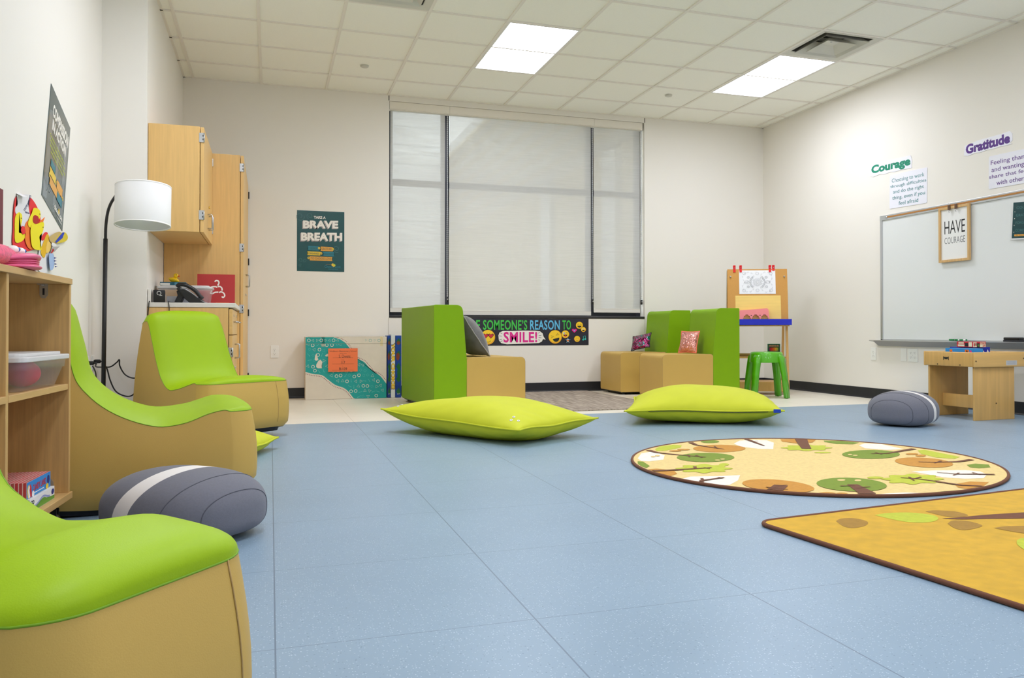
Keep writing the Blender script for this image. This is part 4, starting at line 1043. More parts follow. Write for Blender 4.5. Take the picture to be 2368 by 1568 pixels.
TM = Matrix.Translation((cx, cy, (zt+zb)/2)) @ Matrix.Rotation(math.radians(-6), 4, 'X') @ Matrix.Translation((-cx, -cy, -(zt+zb)/2))
sh = mat('shade_linen', (228, 228, 226), .85, bump=.12, bscale=400)
b = B(); b.lathe([(SR, zb), (SR, zt), (SR-.003, zt), (SR-.003, zb), (SR, zb)], sh, 56, (cx, cy, 0), mx=TM); b.build('lamp_shade', t)
for zz in (zb-.001, zt-.006):
    b = B(); b.lathe([(SR+.001, zz), (SR+.001, zz+.007), (SR-.004, zz+.007), (SR-.004, zz), (SR+.001, zz)], mat('shade_trim', (238, 236, 232), .6), 56, (cx, cy, 0), mx=TM); b.build('shade_rim', t)
b = B()
for k in range(3):
    a = 2*PI*k/3+.4; b.tube([(cx, cy, zt-.012), (cx+math.cos(a)*(SR-.002), cy+math.sin(a)*(SR-.002), zt-.012)], .002, M_BLACK, 6, mx=TM)
b.lathe([(0, zt-.09), (.018, zt-.09), (.018, zt-.02), (0, zt-.02)], M_BLACK, 14, (cx, cy, 0)); b.build('shade_spider', t)
b = B(); b.ball((cx, cy, zt-.12), (.026, .026, .034), mat('opal_bulb', (240, 240, 236), .3), 16); b.build('bulb', t)
# ------------------------------------------------------------------ bookshelf by the left wall; local x runs back along its front from the far end, y into the wall
SX, SYY, SROT = -2.925, -5.36, math.radians(87.0)
SM = Matrix.Translation((SX, SYY, 0)) @ Matrix.Rotation(SROT, 4, 'Z')
def sh_pt(x, y, z): return SM @ Vector((x, y, z))
t = thing('bookshelf', 'open beech cube bookshelf on castors against the left wall', 'shelf', (SX, SYY, 0), SROT)
DEP = .335; X0 = -1.175
def part(name, *a, m_=M_BEECH, e=True):
    b = B(); b.box(*a, m_, .0012); return b.build(name, t)
part('side_panel', -.018, 0, 0, DEP, .115, .797); part('side_panel', X0, X0+.018, 0, DEP, .115, .797)
part('divider', -.587, -.569, .004, DEP-.012, .115, .797)
part('top', X0-.004, .003, -.003, DEP, .797, .816, m_=M_BEECHX); part('bottom', X0-.004, .006, -.006, DEP, .094, .115, m_=M_BEECHX)
part('shelf', -.569, -.018, .003, DEP-.012, .452, .471, m_=M_BEECHX); part('shelf', X0+.018, -.587, .003, DEP-.012, .452, .471, m_=M_BEECHX)
part('back_panel', X0+.018, -.018, DEP-.012, DEP, .115, .797)
def castor(x, y):
    b = B(); b.box(x-.022, x+.022, y-.022, y+.022, .088, .094, M_BLACK); b.tube([(x, y, .06), (x, y, .09)], .012, M_BLACK, 10); b.box(x-.016, x-.012, y-.028, y+.02, .03, .07, M_BLACK, .001); b.box(x+.012, x+.016, y-.028, y+.02, .03, .07, M_BLACK, .001); c = b.build('castor', t)
    b = B(); b.lathe([(0, x-.011), (.024, x-.011), (.0285, x-.007), (.0285, x+.007), (.024, x+.011), (0, x+.011)], M_BLACK, 24, (0, y-.008, .0287), 0); b.build('wheel', c)
for x in (-.05, X0+.05):
    for y in (.05, DEP-.05): castor(x, y)
gp = mat('bracket_zinc', (186, 182, 170), .4, metal=.6)
def bracket(x, y, z, up):
    b = B(); pts = [(y-.012, z), (y+.012, z), (y+.012, z+up*.036), (y+.006, z+up*.046), (y-.006, z+up*.046), (y-.012, z+up*.036)]
    b.prism(pts, 0, x-.003, x, gp); b.prism([(y-.003, z+up*.014), (y+.003, z+up*.014), (y+.003, z+up*.036), (y-.003, z+up*.036)], 0, x-.0035, x-.003, M_DARK)
    b.box(x-.03, x-.003, y-.012, y+.012, z, z+up*.003, gp)
    o_ = b.build('bracket', t)
    for q in (.012, .022): b = B(); b.lathe([(0, z+up*.003), (.005, z+up*.003), (.004, z+up*.006), (0, z+up*.0065)], M_STEEL, 10, (x-q, y, 0)); b.build('screw', o_)
bracket(-.0185, .055, .1152, 1); bracket(-.0185, .075, .7968, -1)

# tub of balls on the shelf
tub('storage_tub', tuple(sh_pt(-.262, .140, .4715)), SROT, .425, .29, .090, 'clear plastic tub of toy balls on the upper shelf of the bookshelf', taper=.84, rim=.018)
def inshelf(x, y, z): return tuple(sh_pt(x, y, z))
b = B(); b.ball((0, 0, 0), (.05, .045, .041), mat('pink_ball', (228, 36, 84), .5), 24); tag(b.build('toy_ball', loc=inshelf(-.215, .078, .4715+.0435)), 'pink ball inside the clear tub on the bookshelf', 'ball')
b = B(); b.ball((0, 0, 0), (.029, .029, .026), mat('purple_ball', (110, 50, 140), .5), 20); tag(b.build('toy_ball', loc=inshelf(-.132, .088, .4715+.0285)), 'purple ball inside the clear tub on the bookshelf', 'ball')
b = B(); b.ball((0, 0, 0), (.034, .034, .03), mat('yellow_ball', (226, 206, 70), .5), 20); tag(b.build('toy_ball', loc=inshelf(-.16, .17, .4715+.0325)), 'pale yellow ball inside the clear tub on the bookshelf', 'ball')
tub('storage_tub', tuple(sh_pt(-.79, .13, .4715)), SROT, .33, .22, .09, 'white tub at the left edge of the picture in the next bookshelf bay', taper=.9, m_=mat('white_tub', (232, 232, 236), .4), rim=.02)
# board games
def game(loc, yaw, w, d, h, cf, ct, label, deco=None, ce=None, name='board_game'):
    s = Sheet(w, h, .0006, cf); deco and deco(s); k = len(s.mi)
    # the printed front sits on the box front; the box behind it
    s.box(-w/2, w/2, .0002, d, -h/2, h/2, ct)
    o = s.build(name, loc=loc, rotz=yaw); return tag(o, label, 'board game')
SKY = mat('print_sky', (40, 140, 214), .5); PRED = mat('print_red', (206, 34, 52), .5); PYEL = mat('print_yellow', (246, 206, 60), .5); PGRN = mat('print_green', (96, 156, 52), .5); PWHT = mat('print_white', (240, 240, 240), .5); PNAVY = mat('print_navy', (28, 44, 130), .5); PBLK = mat('print_black', (20, 20, 24), .5); PPNK = mat('print_pink', (232, 60, 140), .5); PORG = mat('print_orange', (236, 120, 40), .5); PGRY = mat('print_grey', (150, 150, 154), .5); PCRM = mat('print_cream', (240, 226, 190), .5); PBRN = mat('print_brown', (96, 60, 34), .5)
def d_candy(s):
    for i, (m_, a) in enumerate(((PYEL, .04), (PORG, .10), (PWHT, .07), (PRED, .13))): s.poly([(a, .98), (a-.03, .5), (a+.01, .15), (a+.05, .4), (a+.06, .98)], m_)
    s.text('CANDY LAND', .24, .30, .80, .72, PRED, .02, slope=.06); s.disc(.90, .45, .055, .28, PNAVY); s.rect(.25, .80, .7, .86, PWHT); s.disc(.24, .85, .05, .2, PWHT); s.disc(.84, .85, .06, .18, PYEL)
topm = bpy.data.materials.new('print_game_top'); topm.use_nodes = True
def _tm():
    nt = topm.node_tree; N, L = nt.nodes, nt.links; tc = N.new('ShaderNodeTexCoord'); br = N.new('ShaderNodeTexBrick'); br.inputs['Scale'].default_value = 24; br.inputs['Color1'].default_value = lin((196, 60, 66))+(1,); br.inputs['Color2'].default_value = lin((172, 84, 80))+(1,); br.inputs['Mortar'].default_value = lin((226, 196, 188))+(1,); br.inputs['Mortar Size'].default_value = .03
    L.new(tc.outputs['Object'], br.inputs[0]); L.new(br.outputs[0], N['Principled BSDF'].inputs[0])
_tm()
def d_white(s):
    s.poly([(0, .98)]+[(k/12, .78-.34*math.exp(-((k/12-.52)/.16)**2)-.1*(k/12)) for k in range(13)]+[(1, .98)], PGRN)
    s.poly([(.2+.6*k/12, .62-.34*math.exp(-((.2+.6*k/12-.52)/.18)**2)-.12*(.2+.6*k/12)) for k in range(13)]+[(.8-.6*k/12, .74-.34*math.exp(-((.8-.6*k/12-.52)/.16)**2)-.1*(.8-.6*k/12)) for k in range(13)], mat('print_lilac', (150, 160, 210), .5))
    for (a, c, r) in ((.07, .30, .03), (.13, .32, .028), (.06, .62, .03), (.13, .66, .03), (.10, .48, .03)): s.ring(a, c, r, r*4.2, .003, PBLK, 14)
    s.disc(.92, .35, .055, .22, PNAVY)
pA = sh_pt(-.30, .03, 0)
game(inshelf(-.232, .016, .1155+.020), SROT, .235, .26, .039, PWHT, mat('print_white_side', (214, 214, 210), .5), 'white and green board game box at the bottom of the bookshelf stack', d_white)
game(inshelf(-.238, .024, .1155+.0405+.024), SROT, .222, .25, .047, SKY, topm, 'blue and red board game box on top of the white one in the bookshelf', d_candy)

# ------------------------------------------------------------------ plush on the shelf top
ZT = .8165
PK = mat('pink_fur', (240, 62, 112), .9, noise_amt=.28, nscale=55, bump=1.0, bscale=260, sheen=.5); LP = mat('pink_satin', (232, 96, 140), .28, bump=.3, bscale=500)
t = thing('plush_puppet', 'pink furry big-lipped plush puppet lying on the bookshelf top', 'soft toy', tuple(sh_pt(-.43, .075, ZT)), SROT); t.scale = (.62, .62, .56)
def blob(name, f, nu, nv, m_): b = B(); b.grid(f, nu, nv, m_, wrap=True); return b.build(name, t, weld=True)
def bodyf(u, v):
    a = PI*u; x = -.17-.30*math.cos(a)*1.0+.05; r = math.sin(a)**.7; th = 2*PI*v
    h = .078*(1.0+.25*math.sin(a)); y = .095*r*math.cos(th); z = h*.62+h*.62*r*math.sin(th); p = Vector((x+.0, y, max(0.001, z)))
    if z > .01: p += Vector((0, 0, 1))*.006*noise.noise(p*38)
    return p
blob('body', bodyf, 36, 28, PK)
def lipf(x0, L, z0, hz, wy, drop):
    def f(u, v):
        a = PI*u; th = 2*PI*v; s_ = -math.cos(a); r = math.sin(a)**.55
        x = x0+L*s_; bow = (1-s_*s_)
        return Vector((x, -.055-.075*bow**.7+wy*r*math.cos(th), z0-drop*s_*s_+hz*r*math.sin(th)))
    return f
blob('lip', lipf(.01, .155, .066, .017, .034, .022), 30, 16, LP)
for k in range(3): blob('lip', lipf(.01, .148-.006*k, .044-.010*k, .007, .028, .012-.002*k), 26, 12, LP)
blob('lip', lipf(.02, .15, .014, .012, .036, .004), 26, 14, LP)
for x, r in ((-.045, .022), (.045, .020)):
    b = B(); b.ball((x, -.075, .094), (r, r, r), M_WHITE, 18); e = b.build('eye', t)
    b = B(); b.ball((x+.008, -.075-r*.66, .096), (r*.55, r*.42, r*.6), mat('iris_blue', (40, 110, 210), .2), 14); b.ball((x+.011, -.075-r*.98, .097), (r*.26, r*.14, r*.3), M_BLACK, 10); b.build('iris', e)
b = B(); b.grid(lambda u, v: Vector((.08+.20*u, -.10+.10*v, .004+.010*math.sin(PI*v)*(1-.6*u))), 16, 10, PK); b.build('tail', t)
# folded paper in front of the collage and children's paper collages against the wall
YELP = mat('paper_yellow', (240, 222, 20), .8); REDP = mat('paper_red', (226, 40, 44), .8); ORGP = mat('paper_orange', (240, 120, 30), .8); PAP = mat('paper_white', (226, 224, 226), .8); PENB = mat('pen_blue', (40, 44, 120), .8); PALB = mat('paper_pale_blue', (160, 184, 222), .8); TANP = mat('paper_tan', (196, 168, 104), .8)
XA = XL+.02
def px_on(x_, pts): return [at_x(u/7.129, 440+v/7.129, x_) for u, v in pts]
class Cut:
    """paper cut-outs pinned flat one over the other, measured on a plane in front of the left wall"""
    def __init__(s, x0, c): s.b = B(); s.x0 = x0; s.c = Vector(c); s.k = 0
    def add(s, pts, m_, smooth=True, off=None):
        P = px_on(s.x0, pts); q = [(p.y, p.z) for p in P]
        if smooth: q = catmull(q+[q[0]], 5)[:-1]
        s.k += 1; x = s.x0+.0012*s.k if off is None else s.x0+off
        t_ = bmesh.new(); f = t_.faces.new([t_.verts.new((x-s.c.x, a-s.c.y, z-s.c.z)) for a, z in q]); bmesh.ops.triangulate(t_, faces=[f])
        r = bmesh.ops.extrude_face_region(t_, geom=list(t_.faces)); bmesh.ops.translate(t_, vec=(-.0009, 0, 0), verts=[v for v in r['geom'] if isinstance(v, bmesh.types.BMVert)])
        s.b.join(t_, m_); return s
    def pen(s, a, b_, w=.002, m_=PENB):
        P = px_on(s.x0, [a, b_]); s.k += 0; x = s.x0+.0012*(s.k+1); s.b.tube([(x-s.c.x, p.y-s.c.y, p.z-s.c.z) for p in P], w/2, m_, 4)
XC = XL+.004
c = at_x(60, 560, XC); c = Cut(XC, (XL, c.y, c.z))
c.add([(250, 130), (300, 95), (420, 90), (510, 130), (600, 260), (660, 430), (650, 700), (600, 960), (240, 975), (215, 600), (225, 300)], REDP)
c.add([(268, 80), (480, 75), (455, 200), (475, 360), (480, 430), (400, 600), (340, 600), (330, 430), (250, 380), (245, 290), (280, 230)], PAP)
for k in range(14):
    a = (474-.0*k-100*(k/13)**1.5, 85+18*k); c.pen(a, (a[0]+28, a[1]+10))
for k in range(5): c.pen((400+16*k, 345+6*k), (412+14*k, 375+4*k))
c.add([(300, 360), (345, 400), (350, 500), (310, 640), (300, 700), (400, 720), (390, 790), (330, 850), (240, 850), (228, 640), (240, 430)], YELP)
c.add([(440, 500), (410, 540), (385, 640), (400, 700), (395, 820), (450, 950), (540, 960), (490, 700)], ORGP)
c.add([(345, 590), (375, 600), (395, 690), (355, 725), (320, 660)], REDP)
c.add([(500, 370), (535, 290), (620, 320), (640, 420), (600, 500), (540, 620), (450, 600), (440, 510)], YELP)
c.add([(545, 405), (600, 440), (605, 520), (560, 555), (515, 520), (515, 440)], mat('paper_dark_red', (176, 20, 20), .8))
c.add([(480, 575), (560, 560), (660, 520), (690, 560), (665, 690), (610, 770), (640, 900), (640, 985), (500, 940), (465, 700)], YELP)
c.add([(600, 530), (650, 480), (700, 440), (670, 520)], ORGP, False)
for q in ((607, 388), (662, 605), (296, 455)): c.pen(q, (q[0]+3, q[1]+8), .004, PBLK)
o = c.b.build('paper_collage', loc=(XL, c.c.y, c.c.z)); tag(o, "child's paper collage of yellow ducks taped to the left wall", 'artwork')
c = at_x(120, 580, XC); c = Cut(XC, (XL, c.y, c.z))
c.add([(690, 740), (740, 690), (790, 720), (830, 1000), (850, 1200), (830, 1340), (640, 1330), (640, 960)], PAP)
c.add([(660, 790), (735, 692), (780, 720), (700, 830)], REDP); c.add([(740, 760), (775, 720), (800, 800), (760, 950), (720, 1110), (660, 1010)], mat('paper_ochre', (226, 176, 20), .8))
c.add([(770, 830), (820, 880), (815, 980), (750, 1040), (745, 930)], mat('paper_buff', (236, 196, 96), .8)); c.add([(785, 775), (900, 700), (980, 690), (960, 800), (870, 890), (800, 830)], TANP)
c.add([(960, 720), (1040, 690), (1090, 750), (1080, 820), (1000, 860), (880, 862)], mat('paper_gold', (214, 190, 40), .8)); c.add([(1010, 690), (1036, 700), (1000, 790), (900, 868), (880, 850), (940, 770)], mat('paper_blue', (30, 60, 176), .8), False)
c.add([(830, 860), (880, 880), (900, 910), (850, 930), (815, 900)], PAP); c.add([(820, 930), (945, 925), (860, 1010), (790, 1045)], mat('paper_grey', (170, 164, 160), .8), False); c.add([(790, 1040), (830, 960), (850, 985), (810, 1040)], mat('paper_dark_red', (176, 20, 20), .8), False)
c.add([(760, 1040), (830, 1050), (850, 1180), (830, 1290), (780, 1310), (760, 1150)], PALB)
for v in (1115, 1163, 1215, 1258): c.add([(840, v-12), (882, v), (842, v+12)], PENB, False)
o = c.b.build('paper_collage', loc=(XL, c.c.y, c.c.z)); tag(o, "child's paper collage with a blue striped creature standing behind the pink plush", 'artwork')
p = at_x(57, 453, XC+.02)
b = B(); b.faces([(0, -.042, -.008), (0, .040, .002), (-.055, .028, .025), (-.055, -.03, .018), (.004, -.042, -.009), (.004, .040, .001), (-.05, .028, .026), (-.05, -.03, .019)], [(0, 1, 2, 3), (7, 6, 5, 4), (0, 4, 5, 1), (1, 5, 6, 2), (2, 6, 7, 3), (3, 7, 4, 0)], PAP); tag(b.build('folded_paper', loc=(XL+.024, p.y, p.z)), 'white folded paper flap at the top of the duck collage', 'paper')
q = sh_pt(-.42, .12, ZT+.118)
b = B(); b.box(-.036, .036, -.002, .002, -.026, .026, mat('paper_pinkish', (206, 176, 168), .8), .001)
for k in range(3): b.box(-.022+.022*k, -.018+.022*k, -.0026, -.002, -.016, .016, mat('pencil_grey', (150, 128, 122), .8))
tag(b.build('paper_note', loc=(q.x, q.y, q.z), rot=(math.radians(-12), 0, SROT-math.radians(8))), 'small pinkish paper note propped on the pink plush', 'paper')
p = at_x(1, 505, XL); b = B(); b.box(0, .004, -.30, 0, -.11, .12, mat('maroon_print', (112, 24, 44), .5)); tag(b.build('wall_poster', loc=(XL, p.y+.02, p.z)), 'dark maroon poster edge at the left border of the picture', 'poster')
# ------------------------------------------------------------------ posters
TEAL = mat('poster_teal', (22, 78, 80), .25, noise_amt=.05, nscale=3); SMK = mat('poster_teal_light', (52, 108, 108), .3); TXTW = mat('poster_white', (240, 236, 228), .4); TXTS = mat('poster_text_shadow', (160, 150, 148), .4); RIBT = mat('ribbon_teal', (24, 120, 138), .4); RIBY = mat('ribbon_yellow', (226, 190, 50), .4); RIBO = mat('ribbon_orange', (224, 160, 60), .4); LIMEP = mat('poster_lime', (196, 214, 60), .4)
def spiral(s, a, b, r, turns, m_, wd=.003, st=0):
    n = int(26*turns); s.line([(a+r*(1-.7*k/n)*math.cos(st+2*PI*turns*k/n), b+.75*r*(1-.7*k/n)*math.sin(st+2*PI*turns*k/n)) for k in range(n+1)], wd, m_)
def ribbons(s, rows):
    for (a0, b0, a1, b1, m_, end) in rows:
        s.poly([(a0, b0), (a1, b0+.004), (a1-.012, (b0+b1)/2), (a1, b1), (a0, b1-.004), (a0+.012, (b0+b1)/2)], m_)
        if end: s.disc(end[0], end[1], .026, .020, RIBY); s.disc(end[0], end[1], .009, .007, TEAL)
def rib_text(s, body, a0, b0, a1, b1): s.text(body, a0, b0, a1, b1, mat('ribbon_ink', (60, 96, 80), .5))
tl, br_ = at_y(687, 486, 0), at_y(796, 629, 0); w, h = br_.x-tl.x, tl.z-br_.z
s = Sheet(w, h, .002, TEAL)
for q in ((.06, .10, .10, 1.2, 0), (.27, .09, .07, 1.3, 2), (.83, .62, .08, 1.3, 1), (.90, .48, .05, 1.2, 3), (.08, .81, .05, 1.2, 0), (.17, .83, .04, 1.1, 2), (.07, .90, .035, 1.2, 1)): spiral(s, *q[:4], SMK, .003, q[4])
s.text('TAKE A', .35, .085, .60, .127, TXTW, .03)
for dx, dy, m_ in ((-.018, .014, TXTS), (-.009, .007, TXTS), (0, 0, TXTW)):
    s.text('BRAVE', .125+dx, .165+dy, .87+dx, .295+dy, m_, .045, slope=.018); s.text('BREATH', .085+dx, .365+dy, .955+dx, .50+dy, m_, .045, slope=.018)
ribbons(s, [(.225, .582, .455, .655, RIBT, (.465, .614)), (.495, .587, .755, .662, RIBO, (.757, .626)), (.215, .672, .49, .738, RIBY, (.505, .700)), (.545, .672, .785, .745, RIBT, None), (.265, .752, .745, .825, RIBO, (.245, .780))])
for bd, q in (('COURAGE', (.25, .60, .42, .64)), ('GRATITUDE', (.52, .605, .73, .645)), ('FORGIVENESS', (.24, .69, .46, .72)), ('IN ACTION', (.57, .69, .76, .725)), ('TO CHOOSE LOVE', (.29, .77, .72, .805))): rib_text(s, bd, *q)
s.text('Choose Love', .58, .895, .92, .935, RIBT, .02); s.text('movement', .66, .945, .87, .97, RIBT, .01); s.disc(.755, .885, .03, .022, RIBY); s.disc(.785, .893, .026, .024, mat('heart_lime', (150, 200, 60), .4)); s.poly([(.725, .89), (.775, .925), (.81, .895), (.77, .885)], RIBY); s.text('jesse lewis', .61, .878, .72, .89, RIBO)
s.text('www.chooselovemovement.org', .02, .965, .2, .975, SMK)
tag(s.build('wall_poster', loc=((tl.x+br_.x)/2, 0, (tl.z+br_.z)/2)), 'dark teal "TAKE A BRAVE BREATH" poster on the back wall', 'poster')

# poster on the left wall, hung askew
DGR = mat('poster_slate', (66, 84, 86), .2); LGR = mat('poster_slate_light', (104, 116, 120), .2)
q = [at_x(*t_, XL) for t_ in ((120, 212), (165, 295), (140, 523), (91, 448))]
c = sum(q, Vector())/4; w = ((q[1]-q[0]).length+(q[2]-q[3]).length)/2; h = ((q[3]-q[0]).length+(q[2]-q[1]).length)/2
a1 = math.atan2((q[1]-q[0]).z, (q[1]-q[0]).y); dv = (q[0]+q[1]-q[2]-q[3]); a2 = math.atan2(-dv.y, dv.z); ang = (a1+a2)/2
s = Sheet(w, h, .003, DGR)
for a, ww in ((.12, .16), (.52, .10), (.86, .14)): s.poly([(a-ww*.5, .22), (a+ww*.4, .18), (a+ww*.5, .97), (a-ww*.5, .99)], LGR)
s.text('COMPASSION', .16, .11, .95, .225, TXTW, .045); s.text('IN ACTION', .18, .245, .86, .345, TXTW, .045)
s.line([(.2, .36), (.66, .36)], .002, LGR)
for k, (bd, a0, a1_) in enumerate((('Compassion is showing empathy to', .12, .84), ('others by taking kind action and', .13, .88), ('helping them. It means caring', .14, .9), ('and giving from the heart', .2, .8))): s.text(bd, a0, .40+.042*k, a1_, .432+.042*k, LIMEP, .01)
ribbons(s, [(.24, .59, .46, .655, RIBT, None), (.22, .665, .52, .735, RIBY, (.56, .70)), (.56, .66, .85, .745, RIBO, (.88, .735)), (.24, .745, .74, .825, RIBO, (.22, .745)), (.60, .755, .86, .835, RIBT, None)])
for a, b_ in ((.10, .80), (.16, .86), (.28, .84)): spiral(s, a, b_, .06, 1.2, LGR, .004)
s.text('choose love', .52, .895, .92, .945, TXTW, .03); s.disc(.74, .90, .03, .025, RIBY); s.text('movement', .70, .955, .92, .975, TXTW)
o = s.build('wall_poster', loc=c, rot=(0, 0, 0)); o.rotation_euler = (Matrix.Rotation(LEFT, 4, 'Z') @ Matrix.Rotation(-ang, 4, 'Y')).to_euler()
tag(o, 'grey "COMPASSION IN ACTION" poster hung askew on the left wall', 'poster')

# banner below the window
tl, br_ = at_y(1040, 737, 0), at_y(1361, 799, 0); zt_, zb_ = at_y(1361, 737, 0).z, at_y(1361, 798, 0).z
w, h = br_.x-tl.x, zt_-zb_
NIGHT = mat('banner_night', (30, 28, 46), .35, noise_amt=.3, nscale=5); s = Sheet(w, h, .002, NIGHT)
def bu(u): return (at_y(1050+u/7.4, 768, 0).x-tl.x)/w
def bv(v): return (zt_-at_y(1200, 730+v/7.4, 0).z)/h
def BV(v): return (v-52)/(505-52)
BG = mat('banner_green', (60, 196, 70), .4); BBL = mat('banner_blue', (96, 190, 232), .4); BPK = mat('banner_pink', (222, 20, 140), .4); EMO = mat('emoji_yellow', (248, 206, 36), .4); EMOD = mat('emoji_amber', (238, 166, 30), .4)
def btxt(bd, u0, v0, u1, v1, m_, bold=.018): s.text(bd, bu(u0), BV(v0), bu(u1), BV(v1), m_, bold, space=1.06)
btxt('BE', 285, 82, 445, 246, BG); btxt('SOMEONE\u2019S', 495, 80, 1252, 244, BG); btxt('REASON', 1300, 80, 1808, 242, BBL); btxt('TO', 1852, 80, 2000, 240, BG)
def face(u, v, r, kind):
    A, Bq = bu(u), BV(v); ra = abs(bu(u+r)-A); rb = r/453
    P_ = lambda du, dv: (A+ra*du, Bq+rb*dv)
    s.disc(A, Bq, ra*1.07, rb*1.07, PBLK); s.disc(A, Bq, ra, rb, EMOD); s.disc(A-ra*.04, Bq-rb*.08, ra*.92, rb*.90, EMO)
    def arc(cx, cy, rx, ry, a0, a1, wd=.004): s.line([P_(cx+rx*math.cos(math.radians(a)), cy-ry*math.sin(math.radians(a))) for a in range(a0, a1+1, 12)], wd, PBLK)
    def mouth(cx, cy, rx, ry, rot=0.0):
        s.poly([P_(cx+rx*math.cos(math.radians(a))*math.cos(rot)-ry*math.sin(math.radians(a))*math.sin(rot), cy+rx*math.cos(math.radians(a))*math.sin(rot)+ry*math.sin(math.radians(a))*math.cos(rot)) for a in range(0, 181, 12)], PBLK)
    def heart(cx, cy, r_, m_): s.poly([P_(cx+r_*.062*16*math.sin(t_)**3, cy-r_*.062*(13*math.cos(t_)-5*math.cos(2*t_)-2*math.cos(3*t_)-math.cos(4*t_))) for t_ in [2*PI*k/28 for k in range(28)]], m_)
    if kind == 'hearts':
        for cx in (-.34, .40): heart(cx, -.20, .40, PBLK); heart(cx, -.20, .31, PRED)
        arc(0, .30, .42, .36, 200, 340)
    elif kind == 'laugh':
        s.line([P_(-.66, -.16), (P_(-.20, -.06)), P_(-.62, .16)], .004, PBLK); s.line([P_(.42, -.56), P_(.12, -.24), P_(.58, -.30)], .004, PBLK); mouth(.12, .22, .50, .52, -.25)
    elif kind == 'grin':
        for cx in (-.35, .35): arc(cx, -.10, .20, .28, 10, 170, .0025)
        mouth(0, .12, .58, .55)
    elif kind == 'eyes':
        for cx in (-.35, .35): s.disc(*P_(cx, -.22), ra*.22, rb*.26, PWHT); s.disc(*P_(cx+.05, -.2), ra*.11, rb*.14, PBLK)
        mouth(0, .14, .55, .55)
    elif kind == 'wink':
        s.disc(*P_(-.35, -.28), ra*.26, rb*.28, PWHT); s.disc(*P_(-.3, -.28), ra*.12, rb*.14, PBLK); arc(.36, -.12, .22, .28, 10, 170, .0025); mouth(0, .12, .5, .45); s.disc(*P_(.0, .42), ra*.22, rb*.25, PRED)
    elif kind == 'smile':
        for cx in (-.34, .34): arc(cx, -.08, .18, .26, 10, 170, .0025); s.disc(*P_(cx*1.9, .30), ra*.14, rb*.12, PPNK)
        arc(0, .2, .42, .38, 200, 340, .0025)
face(408, 385, 52, 'smile'); face(580, 365, 122, 'hearts')
s.poly([(bu(u), BV(v)) for u, v in [(745, 330), (765, 275), (830, 248), (1000, 252), (1180, 244), (1380, 246), (1480, 256), (1530, 300), (1545, 350), (1600, 430), (1545, 418), (1520, 450), (1460, 480), (1200, 488), (900, 498), (800, 478), (752, 420)]], PBLK)
s.poly([(bu(u), BV(v)) for u, v in [(757, 335), (778, 285), (835, 262), (1000, 262), (1180, 256), (1380, 258), (1470, 268), (1515, 305), (1528, 355), (1566, 408), (1520, 400), (1500, 440), (1450, 466), (1200, 474), (900, 484), (806, 464), (765, 415)]], TXTW)
btxt('SMILE!', 845, 275, 1420, 455, BPK, .028)
for (u0, v0, u1, v1) in ((790, 292, 822, 308), (768, 342, 815, 350), (772, 406, 815, 396), (792, 440, 825, 424), (1440, 300, 1468, 284), (1445, 340, 1492, 334), (1445, 372, 1495, 378), (1440, 408, 1468, 420)): s.line([(bu(u0), BV(v0)), (bu(u1), BV(v1))], .004, PBLK)
face(1728, 362, 114, 'laugh'); face(1902, 318, 66, 'wink'); face(2142, 166, 61, 'grin'); face(2210, 238, 42, 'eyes'); face(2102, 398, 52, 'smile')
A, Bq = bu(2054), BV(256); s.poly([(A+.0012*16*math.sin(t_)**3, Bq-.0052*(13*math.cos(t_)-5*math.cos(2*t_)-2*math.cos(3*t_)-math.cos(4*t_))) for t_ in [2*PI*k/28 for k in range(28)]], BPK); s.disc(A, Bq, .006, .03, BBL)
A, Bq = bu(1944), BV(425)
for r_, m_ in ((1, BBL), (.78, PWHT), (.5, PORG)): s.poly([(A+(.021 if k % 2 == 0 else .009)*r_*math.sin(2*PI*k/10), Bq-(.105 if k % 2 == 0 else .045)*r_*math.cos(2*PI*k/10)) for k in range(10)], m_)
TEA2 = mat('banner_teal', (50, 190, 176), .4)
for u, v in ((2204, 412), (2240, 402)): s.disc(bu(u), BV(v), .0065, .034, TEA2)
s.line([(bu(2212), BV(410)), (bu(2206), BV(356)), (bu(2240), BV(345)), (bu(2248), BV(400))], .005, TEA2)
tag(s.build('wall_banner', loc=((tl.x+br_.x)/2, 0, (zt_+zb_)/2)), 'dark "BE SOMEONE\u2019S REASON TO SMILE!" banner below the window', 'banner')

# ------------------------------------------------------------------ whiteboard and what hangs on it
ZB0, ZB1, YW0, YW1 = .545, 1.700, -2.012, -4.43
t = thing('whiteboard', 'long whiteboard with an aluminium frame on the right wall', 'whiteboard', (XR, (YW0+YW1)/2, ZB0), RIGHT)
hw = (YW0-YW1)/2; hb = ZB1-ZB0
b = B(); b.box(-hw+.01, hw-.01, -.012, 0, .01, hb-.01, mat('whiteboard_enamel', (226, 229, 228), .28, coat=.2)); b.build('board_panel', t)
for a in (-1, 1):
    b = B(); b.box(a*(hw-.028), a*hw, -.020, 0, 0, hb, M_ALU, .002); b.build('frame_side', t)
b = B(); b.box(-hw, hw, -.020, 0, -.01, .02, M_ALU, .001); b.build('frame_bottom', t)
b = B(); b.box(-hw, hw, -.022, 0, hb-.028, hb+.016, M_ALU, .002); b.box(-hw+.10, hw, -.0245, -.021, hb-.012, hb+.002, mat('cork_strip', (176, 124, 66), .9, noise_amt=.2, nscale=120)); b.lathe([(0, -hw+.085), (.010, -hw+.085), (.010, -hw+.105), (0, -hw+.105)], M_STEEL, 12, (0, -.02, hb-.005), 0); b.build('map_rail', t)
b = B(); b.prism([(0, -.012), (-.085, .004), (-.088, .010), (-.080, .012), (0, .002)], 0, -hw-.08, hw, M_ALU)
